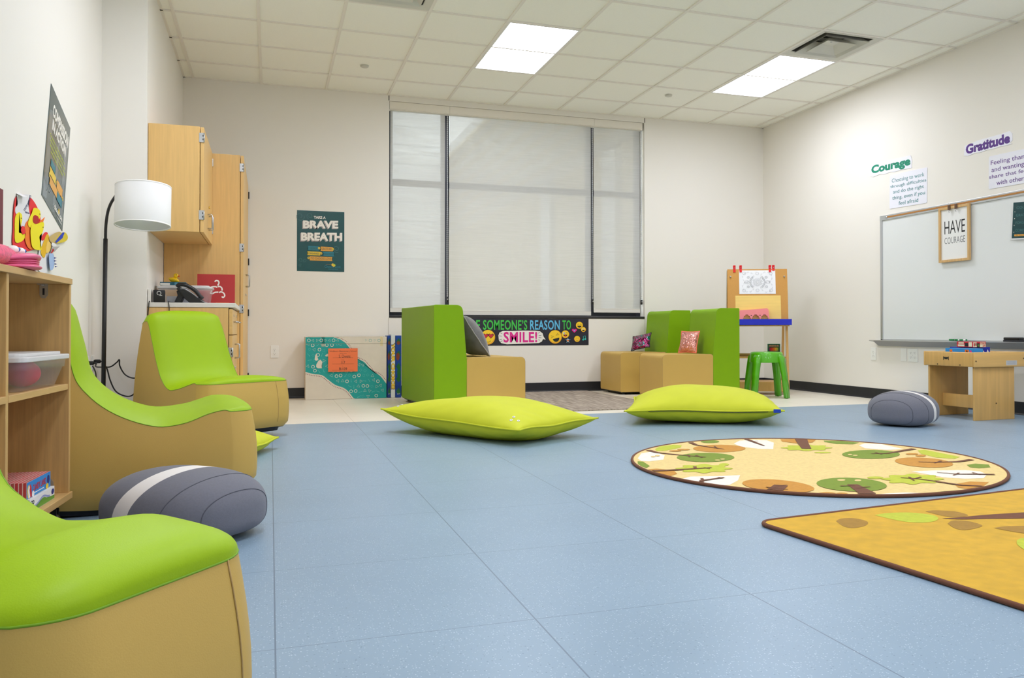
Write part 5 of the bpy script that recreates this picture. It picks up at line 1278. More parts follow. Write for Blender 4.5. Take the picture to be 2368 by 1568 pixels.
b.prism([(0, -.012), (-.085, .004), (-.084, .001), (-.030, -.040), (0, -.045)], 0, -hw-.02, hw, mat('tray_underside', (150, 152, 154), .4, metal=.6)); 
tt = b.build('marker_tray', t)
# framed print clipped to the rail
WOODF = wood('light_frame_wood', (206, 168, 112), 2, .15, .5)
a, c = at_x(2172, 482, XR-.03), at_x(2244, 604, XR-.03); yc, zc_ = (a.y+c.y)/2, (at_x(2207, 476, XR-.03).z+at_x(2207, 605, XR-.03).z)/2
w, h = a.y-c.y, at_x(2207, 476, XR-.03).z-at_x(2207, 605, XR-.03).z
t = thing('framed_print', 'light wood framed "HAVE COURAGE" print clipped to the top of the whiteboard', 'picture', (XR-.026, yc, zc_), RIGHT)
s = Sheet(w-.02, h-.02, .004, mat('print_paper', (236, 236, 234), .6)); s.text('HAVE', .15, .245, .86, .49, PBLK, .0); s.text('COURAGE', .15, .555, .86, .675, mat('print_charcoal', (64, 68, 72), .5), -.01); s.build('print_sheet', t)
fw = .021
b = B(); b.box(-w/2, -w/2+fw, -.016, .004, -h/2, h/2, WOODF, .002); b.box(w/2-fw, w/2, -.016, .004, -h/2, h/2, WOODF, .002); b.box(-w/2+fw, w/2-fw, -.016, .004, -h/2, -h/2+fw, WOODF, .002); b.box(-w/2+fw, w/2-fw, -.016, .004, h/2-fw, h/2, WOODF, .002); b.build('frame', t)
for x in (-.04, .035):
    b = B(); b.box(x-.012, x+.012, -.026, -.016, h/2-.03, h/2+.012, mat('clip_brown', (110, 84, 66), .35, metal=.5), .002); b.tube([(x, -.022, h/2-.028), (x, -.024, h/2-.045), (x, -.02, h/2-.052)], .003, M_STEEL, 6); b.tube([(x-.006, -.02, h/2+.01), (x-.01, -.018, h/2+.028)], .002, M_STEEL, 6); tag(b.build('bulldog_clip', loc=(0, 0, 0), parent=t), 'small metal clip')
a = at_x(2341, 476, XR-.02); c = at_x(2350, 552, XR-.02); hh = a.z-c.z+.0
s = Sheet(.30, hh+.03, .002, mat('chart_white', (226, 226, 226), .5)); DT = mat('poster_dark_teal', (16, 64, 68), .25); s.rect(.02, .01, 1, .965, DT)
for k, bd in enumerate(('COURAGE', 'GRATITUDE', 'FORGIVENESS', 'COMPASSION')):
    s.text(bd, .12, .12+.2*k, .70, .19+.2*k, SMK, .01); s.disc(.08, .26+.18*k, .012, .01, TXTW)
s.rect(.1, .86, .6, .91, RIBO); s.text('IN ACTION', .14, .87, .56, .90, DT)
o = s.build('wall_poster', loc=(XR-.024, a.y-.15, a.z-hh/2), rot=(0, math.radians(4), RIGHT)); tag(o, 'dark teal poster stuck on the whiteboard at the right border of the picture', 'poster')
# things on the marker tray
zt2 = ZB0+.0105
MG = mat('marker_green', (24, 130, 70), .4)
for k, (u, dy) in enumerate(((2207, 0), (2216, .004), (2227, .002))):
    p = at_x(u, 785, XR-.055); b = B(); b.tube([(0, -.045, 0), (0, .03, 0)], .0075, M_WHITE, 12); b.tube([(0, .03, 0), (0, .06, 0)], .0085, MG, 12); b.tube([(0, -.05, 0), (0, -.044, 0)], .0078, MG, 12); b.tube([(0, -.02, 0), (0, .015, 0)], .0079, MG, 12)
    tag(b.build('marker_pen', loc=(XR-.048-.012*k, p.y, zt2+.0035+.0076), rotz=.06*k), 'green and white marker pen lying on the whiteboard tray', 'marker', 'marker pens on the whiteboard tray')
p = at_x(2343, 786, XR-.055); b = B(); b.box(-.027, .027, -.075, .075, 0, .014, mat('eraser_felt', (46, 46, 50), .95), .002); b.box(-.026, .026, -.074, .074, .014, .034, M_BLACK, .006, 3); tag(b.build('board_eraser', loc=(XR-.050, p.y, zt2+.001+.0015), rot=(0, math.radians(0), 0)), 'black board eraser on the whiteboard tray', 'eraser')

# ------------------------------------------------------------------ word signs on the right wall
CARD = mat('sign_card', (236, 236, 246), .35); GRW = mat('sign_green', (16, 136, 106), .4); PUR = mat('sign_purple', (78, 16, 130), .4); TEALT = mat('sign_teal', (30, 122, 124), .4); PURT = mat('sign_violet', (86, 30, 128), .4)
def sign(corners, body, m_, label, bold, lines=None, r=.02, name='wall_sign', cat='sign', tb=(.06, .1, .94, .9), outline=None, thk=.004, skew=True, grp='word signs on the right wall', fonts=None):
    q = [at_x(u, v, XR) for u, v in corners]; c = sum(q, Vector())/4
    w = ((q[0].y-q[1].y)+(q[3].y-q[2].y))/2; h = ((q[0].z-q[3].z)+(q[1].z-q[2].z))/2
    sl = ((q[1].z-q[0].z)+(q[2].z-q[3].z))/2; an = math.atan2(sl, w)
    s = Sheet(math.hypot(w, sl), h*math.cos(an), thk, CARD, r, outline)
    if lines:
        n = len(lines)
        for k, (bd, a0, a1, b0, b1) in enumerate(lines): s.text(bd, a0, b0, a1, b1, m_, bold)
    else: s.text(body, *tb, m_, bold)
    o = s.build(name, loc=c); o.rotation_euler = (Matrix.Rotation(RIGHT, 4, 'Z') @ Matrix.Rotation(-an, 4, 'Y')).to_euler(); return tag(o, label, cat, grp)
wav = lambda n, base, amp: [(1-k/n, base+amp*math.sin(k*1.9)+.02*math.sin(k*4.1)) for k in range(n+1)]
sign([(2011, 381), (2107, 360), (2112, 388), (2015, 412)], 'Courage', GRW, 'white cut-out sign reading Courage in green letters', .05, tb=(.03, .08, .97, .90), outline=[(.03, .06), (.5, .0), (.97, .02), (1, .4), (.99, .8)]+wav(12, .93, .035)+[(.0, .6)])
sign([(2229, 333), (2338, 303), (2345, 333), (2231, 364)], 'Gratitude', PUR, 'white cut-out sign reading Gratitude in purple letters', .05, tb=(.04, .10, .96, .84), outline=[(.02, .16), (.3, .03), (.8, .03), (.95, .0), (1, .2), (1, .7), (.95, .85)]+wav(12, .93, .035)+[(.0, .7)])
sign([(2057, 405), (2144, 388), (2145, 468), (2059, 484)], '', TEALT, 'white card with the teal text starting "Choosing to work", under the Courage sign', .004,
     [('Choosing to work', .06, .93, .12, .27), ('through difficulties', .02, .98, .30, .42), ('and do the right', .10, .92, .465, .60), ('thing, even if you', .08, .95, .64, .78), ('feel afraid', .26, .78, .82, .93)], r=.012)
sign([(2287, 362), (2400, 338), (2400, 418), (2288, 438)], '', PURT, 'white card with purple text starting "Feeling thankful", cut off by the right border', .006,
     [('Feeling thankful', .04, .96, .14, .32), ('and wanting to', .06, .90, .36, .54), ('share that feeling', .0+.01, .99, .575, .725), ('with others', .17, .78, .78, .92)], r=.012)
# ------------------------------------------------------------------ easel
EYAW = math.radians(-24); EX0, EX1 = 0.0, .592
_e = fl(1757, 913); ELOC = Vector((_e.x, _e.y, 0))+Matrix.Rotation(EYAW, 3, 'Z') @ Vector((0, .20, 0))
t = thing('art_easel', 'double-sided wooden art easel with a blue paint tray in the right corner', 'easel', tuple(ELOC), EYAW)
def ex(x): return x-(EX0+EX1)/2
hwE = (EX1-EX0)/2; EW = wood('easel_birch', (214, 166, 96), 2, .08, .45)
BRN = mat('easel_hardboard', (206, 150, 74), .7, noise_amt=.05, nscale=220)
zt_, zb_ = 1.278, .70
def yfront(z): return -.20+.165*(z/1.30)       # the front leans back as it rises
for sx in (-1, 1):
    for sy in (1, -1):
        b = B(); n = 2; x0, x1 = sx*(hwE-.022), sx*hwE
        for z0, z1 in ((0, 1.27),):
            y0, y1 = sy*yfront(z0), sy*yfront(z1)
            v = [(x0, y0, z0), (x1, y0, z0), (x1, y0+sy*.030, z0), (x0, y0+sy*.030, z0), (x0, y1, z1), (x1, y1, z1), (x1, y1+sy*.030, z1), (x0, y1+sy*.030, z1)]
            b.faces(v, [(0, 1, 2, 3), (4, 5, 6, 7), (0, 1, 5, 4), (1, 2, 6, 5), (2, 3, 7, 6), (3, 0, 4, 7)], EW)
        b.build('leg', t)
lean = math.atan(.165/1.30)
def epanel(name, m_, x0, x1, z0, z1, off, thk, sy=1):
    b = B(); v = []
    for z in (z0, z1):
        for o_ in (off, off-thk): v += [(x0, sy*(yfront(z)+o_), z), (x1, sy*(yfront(z)+o_), z)]
    b.faces(v, [(0, 1, 3, 2), (4, 5, 7, 6), (0, 1, 5, 4), (2, 3, 7, 6), (0, 2, 6, 4), (1, 3, 7, 5)], m_); return b.build(name, t)
epanel('board', BRN, -hwE-.006, hwE+.006, zb_, zt_, -.001, .005); tag(epanel('board', mat('easel_white', (230, 230, 228), .4), -hwE-.006, hwE+.006, zb_, zt_, -.001, .005, -1), 'white back board')
for sx in (-1, 1):
    b = B(); z = 1.20; b.lathe([(0, -.014), (.008, -.012), (.009, 0)], M_STEEL, 14, (sx*(hwE-.025), yfront(z)-.005, z), 1); b.build('bolt', t)
BLU = mat('tray_blue', (24, 40, 200), .25)
b = B(); yt = yfront(.73)
b.box(-hwE-.012, hwE+.02, yt-.115, yt-.109, .706, .762, BLU, .003); b.box(-hwE-.012, hwE+.02, yt-.115, yt-.006, .702, .708, BLU, .002); b.box(-hwE-.012, hwE+.02, yt-.012, yt-.007, .706, .764, BLU, .002)
for x in (-hwE-.012, hwE+.014): b.box(x, x+.006, yt-.115, yt-.007, .706, .764, BLU, .002)
b.build('paint_tray', t)
b = B(); b.box(-hwE, hwE, yt-.10, yt-.01, .690, .7015, EW, .002); b.build('tray_rail', t)
b = B(); b.box(-hwE+.02, hwE-.02, -.13, .13, .365, .382, EW, .002); b.build('shelf', t)
b = B(); b.box(-hwE+.02, hwE-.02, -.20, .16, .115, .13, EW, .002); b.box(-hwE+.02, hwE-.02, -.205, -.19, .035, .128, EW, .002); b.box(-hwE+.02, hwE-.02, .15, .165, .035, .128, EW, .002); b.build('base_box', t)
eM = Matrix.Translation(ELOC) @ Matrix.Rotation(EYAW, 4, 'Z')
def e_at(x, z, off=0.0): return tuple(eM @ Vector((x, yfront(z)-.006+off, z)))
eR = (-lean, 0, EYAW)
# paper with a line drawing
def exu(u): return (u-1686)/(1821-1686)*(2*hwE)-hwE
def ezv(v): return 1.278-(v-619)/(738-619)*(1.278-.762)
LN = mat('pencil_line', (150, 150, 154), .8); LD = mat('pencil_dark', (84, 86, 92), .8)
w, h = exu(1795)-exu(1711.5), ezv(622)-ezv(678)
s = Sheet(w, h/math.cos(lean), .0012, mat('drawing_paper', (242, 242, 246), .7))
for (cx, cy) in ((.255, .30), (.745, .30), (.25, .70), (.75, .70)):
    n = 9
    for k in range(n):
        a = 2*PI*k/n+cx; s.line([(cx+.155*math.cos(a), cy+.20*math.sin(a)), (cx+.165*math.cos(a+.22), cy+.24*math.sin(a+.22)), (cx+.15*math.cos(a+.42), cy+.21*math.sin(a+.42))], .0020, LN)
    s.ring(cx, cy, .035, .045, .0018, LN); s.ring(cx, cy, .018, .024, .0015, LN)
for r_ in (.03, .055, .085, .11): s.ring(.5, .5, r_, r_*1.45, .0018, LN)
for (cx, cy) in ((.14, .13), (.87, .14), (.13, .86), (.87, .86), (.5, .14), (.5, .85)): s.ring(cx, cy, .042, .06, .0018, LN)
for sx in (-1, 1):
    X_ = lambda d: .5+sx*d
    for sy in (-1, 1):
        s.line([(X_(.20), .5+sy*.03), (X_(.16), .5+sy*.10), (X_(.115), .5+sy*.22), (X_(.13), .5+sy*.24), (X_(.175), .5+sy*.16), (X_(.21), .5+sy*.06)], .0026, LD)
        s.line([(X_(.21), .5+sy*.02), (X_(.27), .5+sy*.06), (X_(.33), .5+sy*.05), (X_(.35), .5)], .0022, LN)
    s.disc(X_(.345), .5, .009, .014, LD)
o = s.build('drawing', loc=e_at((exu(1795)+exu(1711.5))/2, ezv(650), -.001), rot=eR); tag(o, 'white sheet with a symmetrical line drawing clipped to the easel', 'drawing')
w, h = exu(1806)-exu(1702), ezv(683)-ezv(738)
s = Sheet(w, h/math.cos(lean), .001, mat('kraft_yellow', (246, 210, 122), .85, noise_amt=.05, nscale=3, stretch=(1, 1, 14)))
o = s.build('paper_pad', loc=e_at((exu(1806)+exu(1702))/2, ezv(710.5)+.004, -.001), rot=eR); tag(o, 'yellow paper sheet standing in the tray of the easel', 'paper')
SAL = mat('salmon_foam', (240, 138, 138), .6)
def notch(cx):                                   # flower-shaped cut-out, open at the foot
    return [(cx+.032, -.068), (cx+.034, -.035), (cx+.040, -.012), (cx+.030, -.004), (cx+.030, .010), (cx+.016, .014), (cx+.012, .026), (cx-.012, .026), (cx-.016, .014), (cx-.030, .010), (cx-.030, -.004), (cx-.040, -.012), (cx-.034, -.035), (cx-.032, -.068)]
pts = [(-.155, -.068), (-.155, .058), (-.142, .070), (.128, .090), (.142, .078), (.152, -.068)]+notch(.10)+notch(.012)+notch(-.076)
b = B(); b.prism(pts, 1, -.012, 0, SAL)
for x, z in ((.056, .018), (-.032, .016)): b.lathe([(0, -.0125), (.006, -.0125)], PBLK, 12, (x, 0, z), 1)
o = b.build('foam_board', loc=e_at(exu(1744), .762+.020, -.028), rot=(-lean*1.6, 0, EYAW)); tag(o, 'salmon pink cut-out foam board standing in the easel tray', 'craft board')
CLIP = mat('clip_red', (226, 20, 26), .35)
def clip(u, label, front=True):
    x = exu(u); z = 1.278; L = e_at(x, z, 0.0); t_ = thing('bulldog_clip', label, 'clip', L, math.radians(2), 'red clips along the top of the easel'); t_.rotation_euler = eR
    sgn_ = 1 if front else -1
    b = B()
    for s_ in (1, -1):
        b.prism([(s_*-.004, -.034 if s_*sgn_ > 0 else -.02), (s_*-.010, -.032 if s_*sgn_ > 0 else -.018), (s_*-.007, .0), (s_*-.016, .038), (s_*-.011, .040), (s_*-.002, .004)], 0, -.012, .012, CLIP, .001, 1)
    for v in b.bm.verts: v.co.y += .003
    b.build('jaw', t_)
    b = B(); b.lathe([(.0035, -.011), (.0055, -.011), (.0055, .011), (.0035, .011), (.0035, -.011)], M_STEEL, 14, (0, 0.003, .003), 0); b.build('spring', t_)
    b = B(); b.lathe([(0, -.0122), (.003, -.0122)], M_STEEL, 10, (0, 0, .012), 1); b.build('rivet', t_)
clip(1701, 'red clip nearest the left end of the easel top'); clip(1715.5, 'red clip on the left corner of the white drawing'); clip(1783, 'red clip on the right corner of the white drawing'); clip(1791, 'rightmost red clip, gripping the back of the easel top', False)
# tin of pencils and a wooden case on the shelf
w, h = .125, .128; PTM = eM @ Matrix.Translation((exu(1790), -.075, .3825))
t = thing('pencil_tin', 'open green-edged tin of coloured pencils standing on the easel shelf', 'pencil case', tuple(PTM.translation), EYAW)
b = B(); TG = mat('tin_green', (30, 120, 80), .4)
b.box(-w/2, w/2, 0, .012, .001, h, mat('tin_inside', (52, 40, 20), .7)); b.box(-w/2, -w/2+.006, -.012, .0, .001, h, TG); b.box(w/2-.006, w/2, -.012, 0, .001, h, TG); b.box(-w/2, w/2, -.012, 0, h-.006, h, TG); b.box(-w/2, w/2, -.012, 0, .001, .007, TG); b.build('tin', t)
b = B(); b.box(-w/2+.006, w/2-.006, -.0125, -.0105, h*.72, h*.80, mat('tin_strap', (40, 60, 20), .6)); b.box(-w/2+.006, w/2-.006, -.0125, -.0105, h*.40, h*.46, mat('tin_strap', (40, 60, 20), .6)); b.build('strap', t)
names = [('purple', (112, 40, 90)), ('crimson', (176, 30, 50)), ('red', (206, 44, 36)), ('vermilion', (220, 70, 30)), ('orange', (232, 104, 28)), ('amber', (236, 136, 30)), ('golden', (236, 164, 40)), ('yellow', (232, 196, 56)), ('lime', (170, 180, 50)), ('olive', (110, 120, 40))]
for k, (nm, cc) in enumerate(names):
    x = -w/2+.012+(w-.024)*(k+.5)/len(names); m_ = mat('pencil_'+nm, cc, .4); r_ = (w-.03)/len(names)/2*.92
    b = B(); b.tube([(0, 0, .0), (0, 0, h*.74)], r_, m_, 6, smooth=False); b.lathe([(r_, h*.74), (r_*.35, h*.84), (0, h*.88)], mat('pencil_wood', (226, 180, 130), .6), 6, smooth=False)
    p = PTM @ Vector((x, -.0005-r_, .008)); tag(b.build('colored_pencil', loc=p), nm+' coloured pencil in the open tin on the easel shelf', 'pencil', 'coloured pencils in the tin')
b = B(); b.box(-.07, .10, -.05, .05, 0, .012, mat('case_olive', (140, 110, 44), .5), .002); b.box(-.07, .10, -.05, .05, .0125, .030, mat('case_olive2', (158, 130, 60), .4), .004); b.box(-.066, .096, -.046, .046, .0305, .034, clear, .001)
tag(b.build('wooden_case', loc=tuple(eM @ Vector((exu(1722), -.03, .3825))), rotz=EYAW), 'flat brown case lying on the easel shelf', 'case')

# ------------------------------------------------------------------ green plastic stool
GP = mat('green_plastic', (84, 176, 8), .3, coat=.3)
GSX, GSY = 2.235, -1.43
t = thing('plastic_stool', 'bright green plastic stool in front of the easel', 'stool', (GSX, GSY, 0), math.radians(72))
SHh = .440
def leg_pts(sx, sy):
    return sx, sy
b = B(); r = .155
b.lathe([(0, SHh-.010), (r*.72, SHh-.008), (r*.86, SHh), (r*.95, SHh-.003), (r, SHh-.02), (r*1.04, SHh-.092), (r*1.045, SHh-.10), (r*1.0, SHh-.10), (r*.94, SHh-.03), (0, SHh-.022)], GP, 44); b.build('seat', t)
for k in range(4):
    a = PI/4+k*PI/2; b = B(); secs = []
    for z, rr, wd, th in ((SHh-.012, .120, .078, .035), (SHh-.020, .150, .082, .05), (SHh-.05, .182, .082, .05), (SHh-.12, .194, .078, .044), (.22, .212, .072, .040), (.004, .236, .068, .038)):
        secs.append((z, rr, wd, th))
    n = len(secs); v = []
    for z, rr, wd, th in secs:
        for (dr, dw) in ((0, -1), (0, 1), (-th, .75), (-th, -.75)):
            x = rr+dr; y = dw*wd/2; v.append((x*math.cos(a)-y*math.sin(a), x*math.sin(a)+y*math.cos(a), z))
    f = [(4*i+j, 4*i+(j+1) % 4, 4*i+4+(j+1) % 4, 4*i+4+j) for i in range(n-1) for j in range(4)]+[(0, 1, 2, 3), tuple(4*(n-1)+j for j in range(4))]
    b.faces(v, f, GP); bmesh.ops.bevel(b.bm, geom=list(b.bm.edges), offset=.004, segments=2, affect='EDGES', clamp_overlap=True)
    for fc in b.bm.faces: fc.smooth = True
    lg = b.build('leg', t)
    b = B(); b.lathe([(0, .0), (.013, .0), (.013, .006), (0, .006)], M_BLACK, 12, (.218*math.cos(a), .218*math.sin(a), 0)); b.build('rubber_foot', lg)

# ------------------------------------------------------------------ wooden play table
TX0, TY0, TYAW = 2.412, -3.795, math.radians(2.0)   # near left corner of the box
TL, TW = .478, .490                                # along y, along x
t = thing('play_table', 'wooden play table with a tray top by the right wall', 'table', (TX0+TW/2, TY0+TL/2, 0), TYAW)
hw, hl = TW/2, TL/2; z0, z1 = .381, .489
def tb_box(name, x0, x1, y0, y1, za, zb, m_, bev=.006):
    b = B(); b.box(x0, x1, y0, y1, za, zb, m_, bev, 3); return b.build(name, t)
tb_box('tray_side', -hw, hw, -hl, -hl+.016, z0, z1, M_BIRCHX, .005); tb_box('tray_side', -hw, hw, hl-.016, hl, z0, z1, M_BIRCHX, .005)
tb_box('tray_side', -hw, -hw+.016, -hl+.017, hl-.017, z0+.002, z1-.001, M_BIRCH, .005); tb_box('tray_side', hw-.016, hw, -hl+.017, hl-.017, z0+.002, z1-.001, M_BIRCH, .005)
tb_box('tray_floor', -hw+.017, hw-.017, -hl+.017, hl-.017, z0+.012, z0+.020, M_BIRCH, .001)
for y in (-hl+.022, hl-.040): tb_box('leg_panel', -hw+.022, hw-.085, y, y+.018, 0, z0+.011, M_BIRCH, .003)
tb_box('stretcher', -.10, -.082, -hl+.041, hl-.041, .075, .170, M_BIRCHE if False else M_BIRCH, .003)
EMB = mat('emblem_black', (30, 26, 20), .6)
b = B(); 
for (ya, yb, za, zb) in ((-.020, .020, -.004, .004), (-.026, -.020, -.014, .012), (.020, .026, -.014, .012), (-.018, .018, .004, .008), (-.012, .012, -.009, -.004)): b.box(-hw-.0006, -hw+.001, .02+ya, .02+yb, (z0+z1)/2+.006+za, (z0+z1)/2+.006+zb, EMB)
b.build('emblem', t)
b = B(); b.box(hw-.19, hw-.085, -hl-.0006, -hl+.001, z0+.012, z0+.046, mat('label_silver', (196, 196, 196), .4))
for k in range(4): b.box(hw-.18, hw-.10+.004*(k % 2), -hl-.0009, -hl, z0+.019+.006*k, z0+.0205+.006*k, PGRY)
b.build('label_plate', t)
def screw(x, y, z, ax):
    b = B(); b.lathe([(0, -.003), (.005, -.003), (.005, 0.001)], mat('screw_brass', (120, 100, 70), .3, metal=1), 12, (x, y, z), 1) if ax == 1 else b.lathe([(0, -.003), (.005, -.003), (.005, 0.001)], mat('screw_brass', (120, 100, 70), .3, metal=1), 12, (x, y, z), 0); b.build('screw', t)
screw(-hw+.012, -hl, z0+.045, 1); screw(hw-.02, -hl, z0+.06, 1); screw(-.02, -hl+.022, .12, 1); screw(-hw, .10, z0+.014, 0); screw(-hw, -.11, z0+.014, 0)
# puzzle boxes in the tray
tM = Matrix.Translation((TX0+TW/2, TY0+TL/2, 0)) @ Matrix.Rotation(TYAW, 4, 'Z')
ZF = z0+.0205
def pbox(x, y, z, yaw, w, d, h, front, side, top, label, deco=None, deco2=None, name='puzzle_box'):
    s = Sheet(w, h, .0006, front); deco and deco(s)
    b2 = s; b2.box(-w/2, w/2, .0002, d, -h/2, h/2, top)
    b2.box(w/2, w/2+.0006, .0002, d, -h/2, h/2, side); b2.box(-w/2-.0006, -w/2, .0002, d, -h/2, h/2, side)
    if deco2: deco2(b2, w, d, h)
    p = tM @ Vector((x, y, z)); o = b2.build(name, loc=(p.x, p.y, z+h/2), rotz=yaw); return tag(o, label, 'puzzle', 'puzzle boxes on the play table')
CLD = mat('cloud_white', (236, 238, 246), .5); CBL = mat('cloud_blue', (16, 44, 176), .45)
def d_sky(s): 
    s.rect(.16, .08, .26, 1, PORG); s.rect(.18, .2, .23, .9, PBRN); s.rect(.72, .08, .86, 1, PORG); s.disc(.79, .45, .045, .35, PBRN); s.rect(.86, .3, .88, 1, PYEL)
    s.text('PUZZLE', .32, .38, .54, .74, mat('print_peach', (240, 196, 180), .5), .04); s.text('24 pc', .57, .34, .68, .66, mat('print_peach', (240, 196, 180), .5), .04); s.disc(.93, .4, .045, .3, PPNK); s.disc(.03, .85, .04, .2, PPNK)
def d_red(s):
    s.rect(.0, .12, .28, .98, PCRM); s.disc(.10, .55, .05, .35, PRED); s.disc(.22, .5, .045, .35, PBRN); s.rect(.30, .3, .5, 1, PBLK); s.disc(.40, .7, .04, .22, PGRN); s.rect(.52, .5, .98, .98, PCRM); s.text('LEARN', .74, .56, .95, .92, PRED, .04); s.text('MATCH', .55, .12, .95, .42, PCRM, .04)
def d_cloud(s): 
    for (a, c_) in ((.12, .3), (.37, .22), (.62, .3), (.86, .25), (.24, .66), (.5, .6), (.75, .7)):
        s.disc(a, c_, .035, .09, CLD); s.disc(a-.03, c_+.05, .03, .06, CLD); s.disc(a+.03, c_+.05, .035, .06, CLD)
ST = []
cyaw = math.radians(2)
# the sky-blue box lies flat with its long side towards the left face of the table (facing -x); the cloud box faces -y
p1 = at_x(2182, 805, 2.48); p2 = at_x(2247, 812, 2.48)
LC = tM.inverted()
q1, q2 = LC @ p1, LC @ p2
pbox(-.222, -.078, ZF, math.radians(-88), .25, .095, .113, SKY, SKY, mat('print_sky_top', (90, 170, 220), .5), 'sky blue puzzle box in the tray of the play table', d_sky)
pbox(-.030, -.10, ZF, math.radians(2), .168, .21, .121, CBL, CBL, CBL, 'dark blue puzzle box with white clouds in the tray of the play table', d_cloud)
def red_side(s2, w, d, h):
    for (y0, y1, z0_, z1_, m_) in ((.01, .04, -.4, .4, PCRM), (.045, .075, -.4, .25, PBLK), (.08, .14, -.38, -.05, PCRM), (.085, .135, .1, .35, PCRM)): s2.box(-w/2-.001, -w/2-.0006, y0, y1, z0_*h, z1_*h, m_)
pbox(-.080, -.13, ZF+.1215, math.radians(1), .12, .15, .040, PRED, PRED, mat('print_red_top', (170, 40, 44), .5), 'red puzzle box on top of the two blue ones', d_red, red_side)

# ------------------------------------------------------------------ patterned carton, leaning charts
TEALB = mat('carton_teal', (20, 158, 154), .55); CARTON = mat('carton_white', (224, 214, 198), .7, noise_amt=.03, nscale=12); MAR = mat('carton_maroon', (122, 20, 60), .6)
BX0, BX1, BY, BZ = -1.992, -1.243, -.20, .590
w, h = BX1-BX0, BZ
t = thing('patterned_carton', 'white and teal patterned cardboard carton standing against the back wall', 'carton', ((BX0+BX1)/2, BY, 0))
s = Sheet(w, h-.004, .002, CARTON)
up = catmull([(.33, -.02), (.42, .04), (.50, .12), (.56, .22), (.62, .34), (.66, .37), (.72, .41), (.78, .50), (.84, .58), (.92, .64), (1.0, .77)], 5)
lo = catmull([(0, .555), (.10, .59), (.20, .61), (.27, .68), (.36, .77), (.46, .82), (.52, .88), (.58, .98), (.61, 1.0)], 5)
clampv = lambda p: (max(0, min(1, p[0])), max(0, min(1, p[1])))
poly = [(0, 0)]+[clampv(p) for p in up if p[1] >= 0]+[(1, 1)]+[clampv(p) for p in lo[::-1]]
s.poly(poly, TEALB)
y_ = s.layer()
for cv, off in ((up, -.02), (lo, .025)):
    acc = 0; prev = None
    for p in catmull(cv, 4):
        if prev: acc += math.hypot((p[0]-prev[0])*w, (p[1]-prev[1])*h)
        prev = p
        if acc > .0135:
            acc = 0; q = (p[0]+(.012 if off < 0 else -.010), p[1]+off)
            if 0.005 < q[0] < .995 and 0.01 < q[1] < .99: s.disc(q[0], q[1], .0050, .0065, MAR, 10, y=y_)
def inside(a, c_):
    def yat(cv): 
        for p, q in zip(cv, cv[1:]):
            if p[0] <= a <= q[0]: return p[1]+(q[1]-p[1])*(a-p[0])/max(1e-6, q[0]-p[0])
        return None
    u_, l_ = yat(up), yat(lo)
    return (u_ is None or c_ > u_+.05 or a < .34) and (l_ is None or c_ < l_-.05) and (l_ is not None or a > .6 or c_ < .5)
rnd = random.Random(4); OUT = mat('carton_outline', (224, 216, 204), .6); OUT2 = mat('carton_outline_pale', (96, 190, 184), .6)
y_ = s.layer()
for i in range(18):
    for j in range(11):
        a, c_ = .035+.056*i+.02*(j % 2)+rnd.uniform(-.006, .006), .12+.085*j+rnd.uniform(-.012, .012)
        if a > .975 or c_ > .97 or not inside(a, c_): continue
        k = (i*3+j*5+rnd.randint(0, 1)) % 4
        if k == 0: s.ring(a, c_, .018, .023, .0045, OUT, 16, y=y_)
        elif k == 1:
            r0 = rnd.uniform(0, 2*PI); s.line([(a+.021*math.cos(r0+2*PI*q/3), c_+.027*math.sin(r0+2*PI*q/3)) for q in range(3)], .0025, OUT, True, y=y_)
        elif k == 2:
            r0 = rnd.uniform(0, 1.5); s.line([(a+.018*math.cos(r0+PI*q/2+.8), c_+.022*math.sin(r0+PI*q/2+.8)) for q in range(4)], .0022, OUT2, True, y=y_)
        else:
            r0 = rnd.uniform(0, PI); dx, dy = .024*math.cos(r0), .03*math.sin(r0); s.line([(a-dx, c_-dy), (a+dx*.3, c_+dy*.3)], .003, OUT2, y=y_); s.line([(a+dx*.3, c_+dy*.3), (a+dx, c_+dy)], .005, OUT2, y=y_)
for pts in ([(.115, .30), (.13, .26), (.14, .30), (.155, .36), (.13, .38), (.11, .36)], [(.13, .44), (.155, .38), (.18, .36), (.205, .40), (.195, .46), (.20, .50), (.15, .50), (.13, .48)], [(.235, .30), (.26, .27), (.31, .27), (.30, .31), (.25, .31)]): s.poly(pts, CARTON)
# lid band
s.rect(0, .0, 1, .105, CARTON); s.poly([(0, 0), (.335, 0), (.42, .035), (.50, .105), (0, .105)], TEALB); y_ = s.layer()
for k in range(9): 
    a = .04+.05*k
    if a < .40: (s.ring(a, .05, .018, .023, .004, OUT, 14, y=y_) if k % 3 == 0 else s.line([(a+.018*math.cos(2*PI*q/3+k), .05+.024*math.sin(2*PI*q/3+k)) for q in range(3)], .0025, OUT, True, y=y_))
for k in range(4): s.line([(.74+.055*k+.016*math.cos(2*PI*q/3+k), .05+.022*math.sin(2*PI*q/3+k)) for q in range(3)], .0022, TEALB, True, y=y_) if k % 2 == 0 else s.ring(.74+.055*k, .055, .017, .022, .003, TEALB, 14, y=y_)
for k in range(9): s.disc(.37+.016*k, .005+.0011*k*k, .0045, .006, MAR, 10, y=y_)
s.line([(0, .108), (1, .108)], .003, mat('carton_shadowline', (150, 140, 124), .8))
ft = s.build('front_panel', t); ft.location = (0, -.052, h/2)
b = B(); b.box(-w/2, w/2, -.0515, .16, .001, h-.004, CARTON, .002); b.box(-w/2-.003, w/2+.003, -.0515, .164, h-.048, h, CARTON, .002); b.build('carton_body', t)
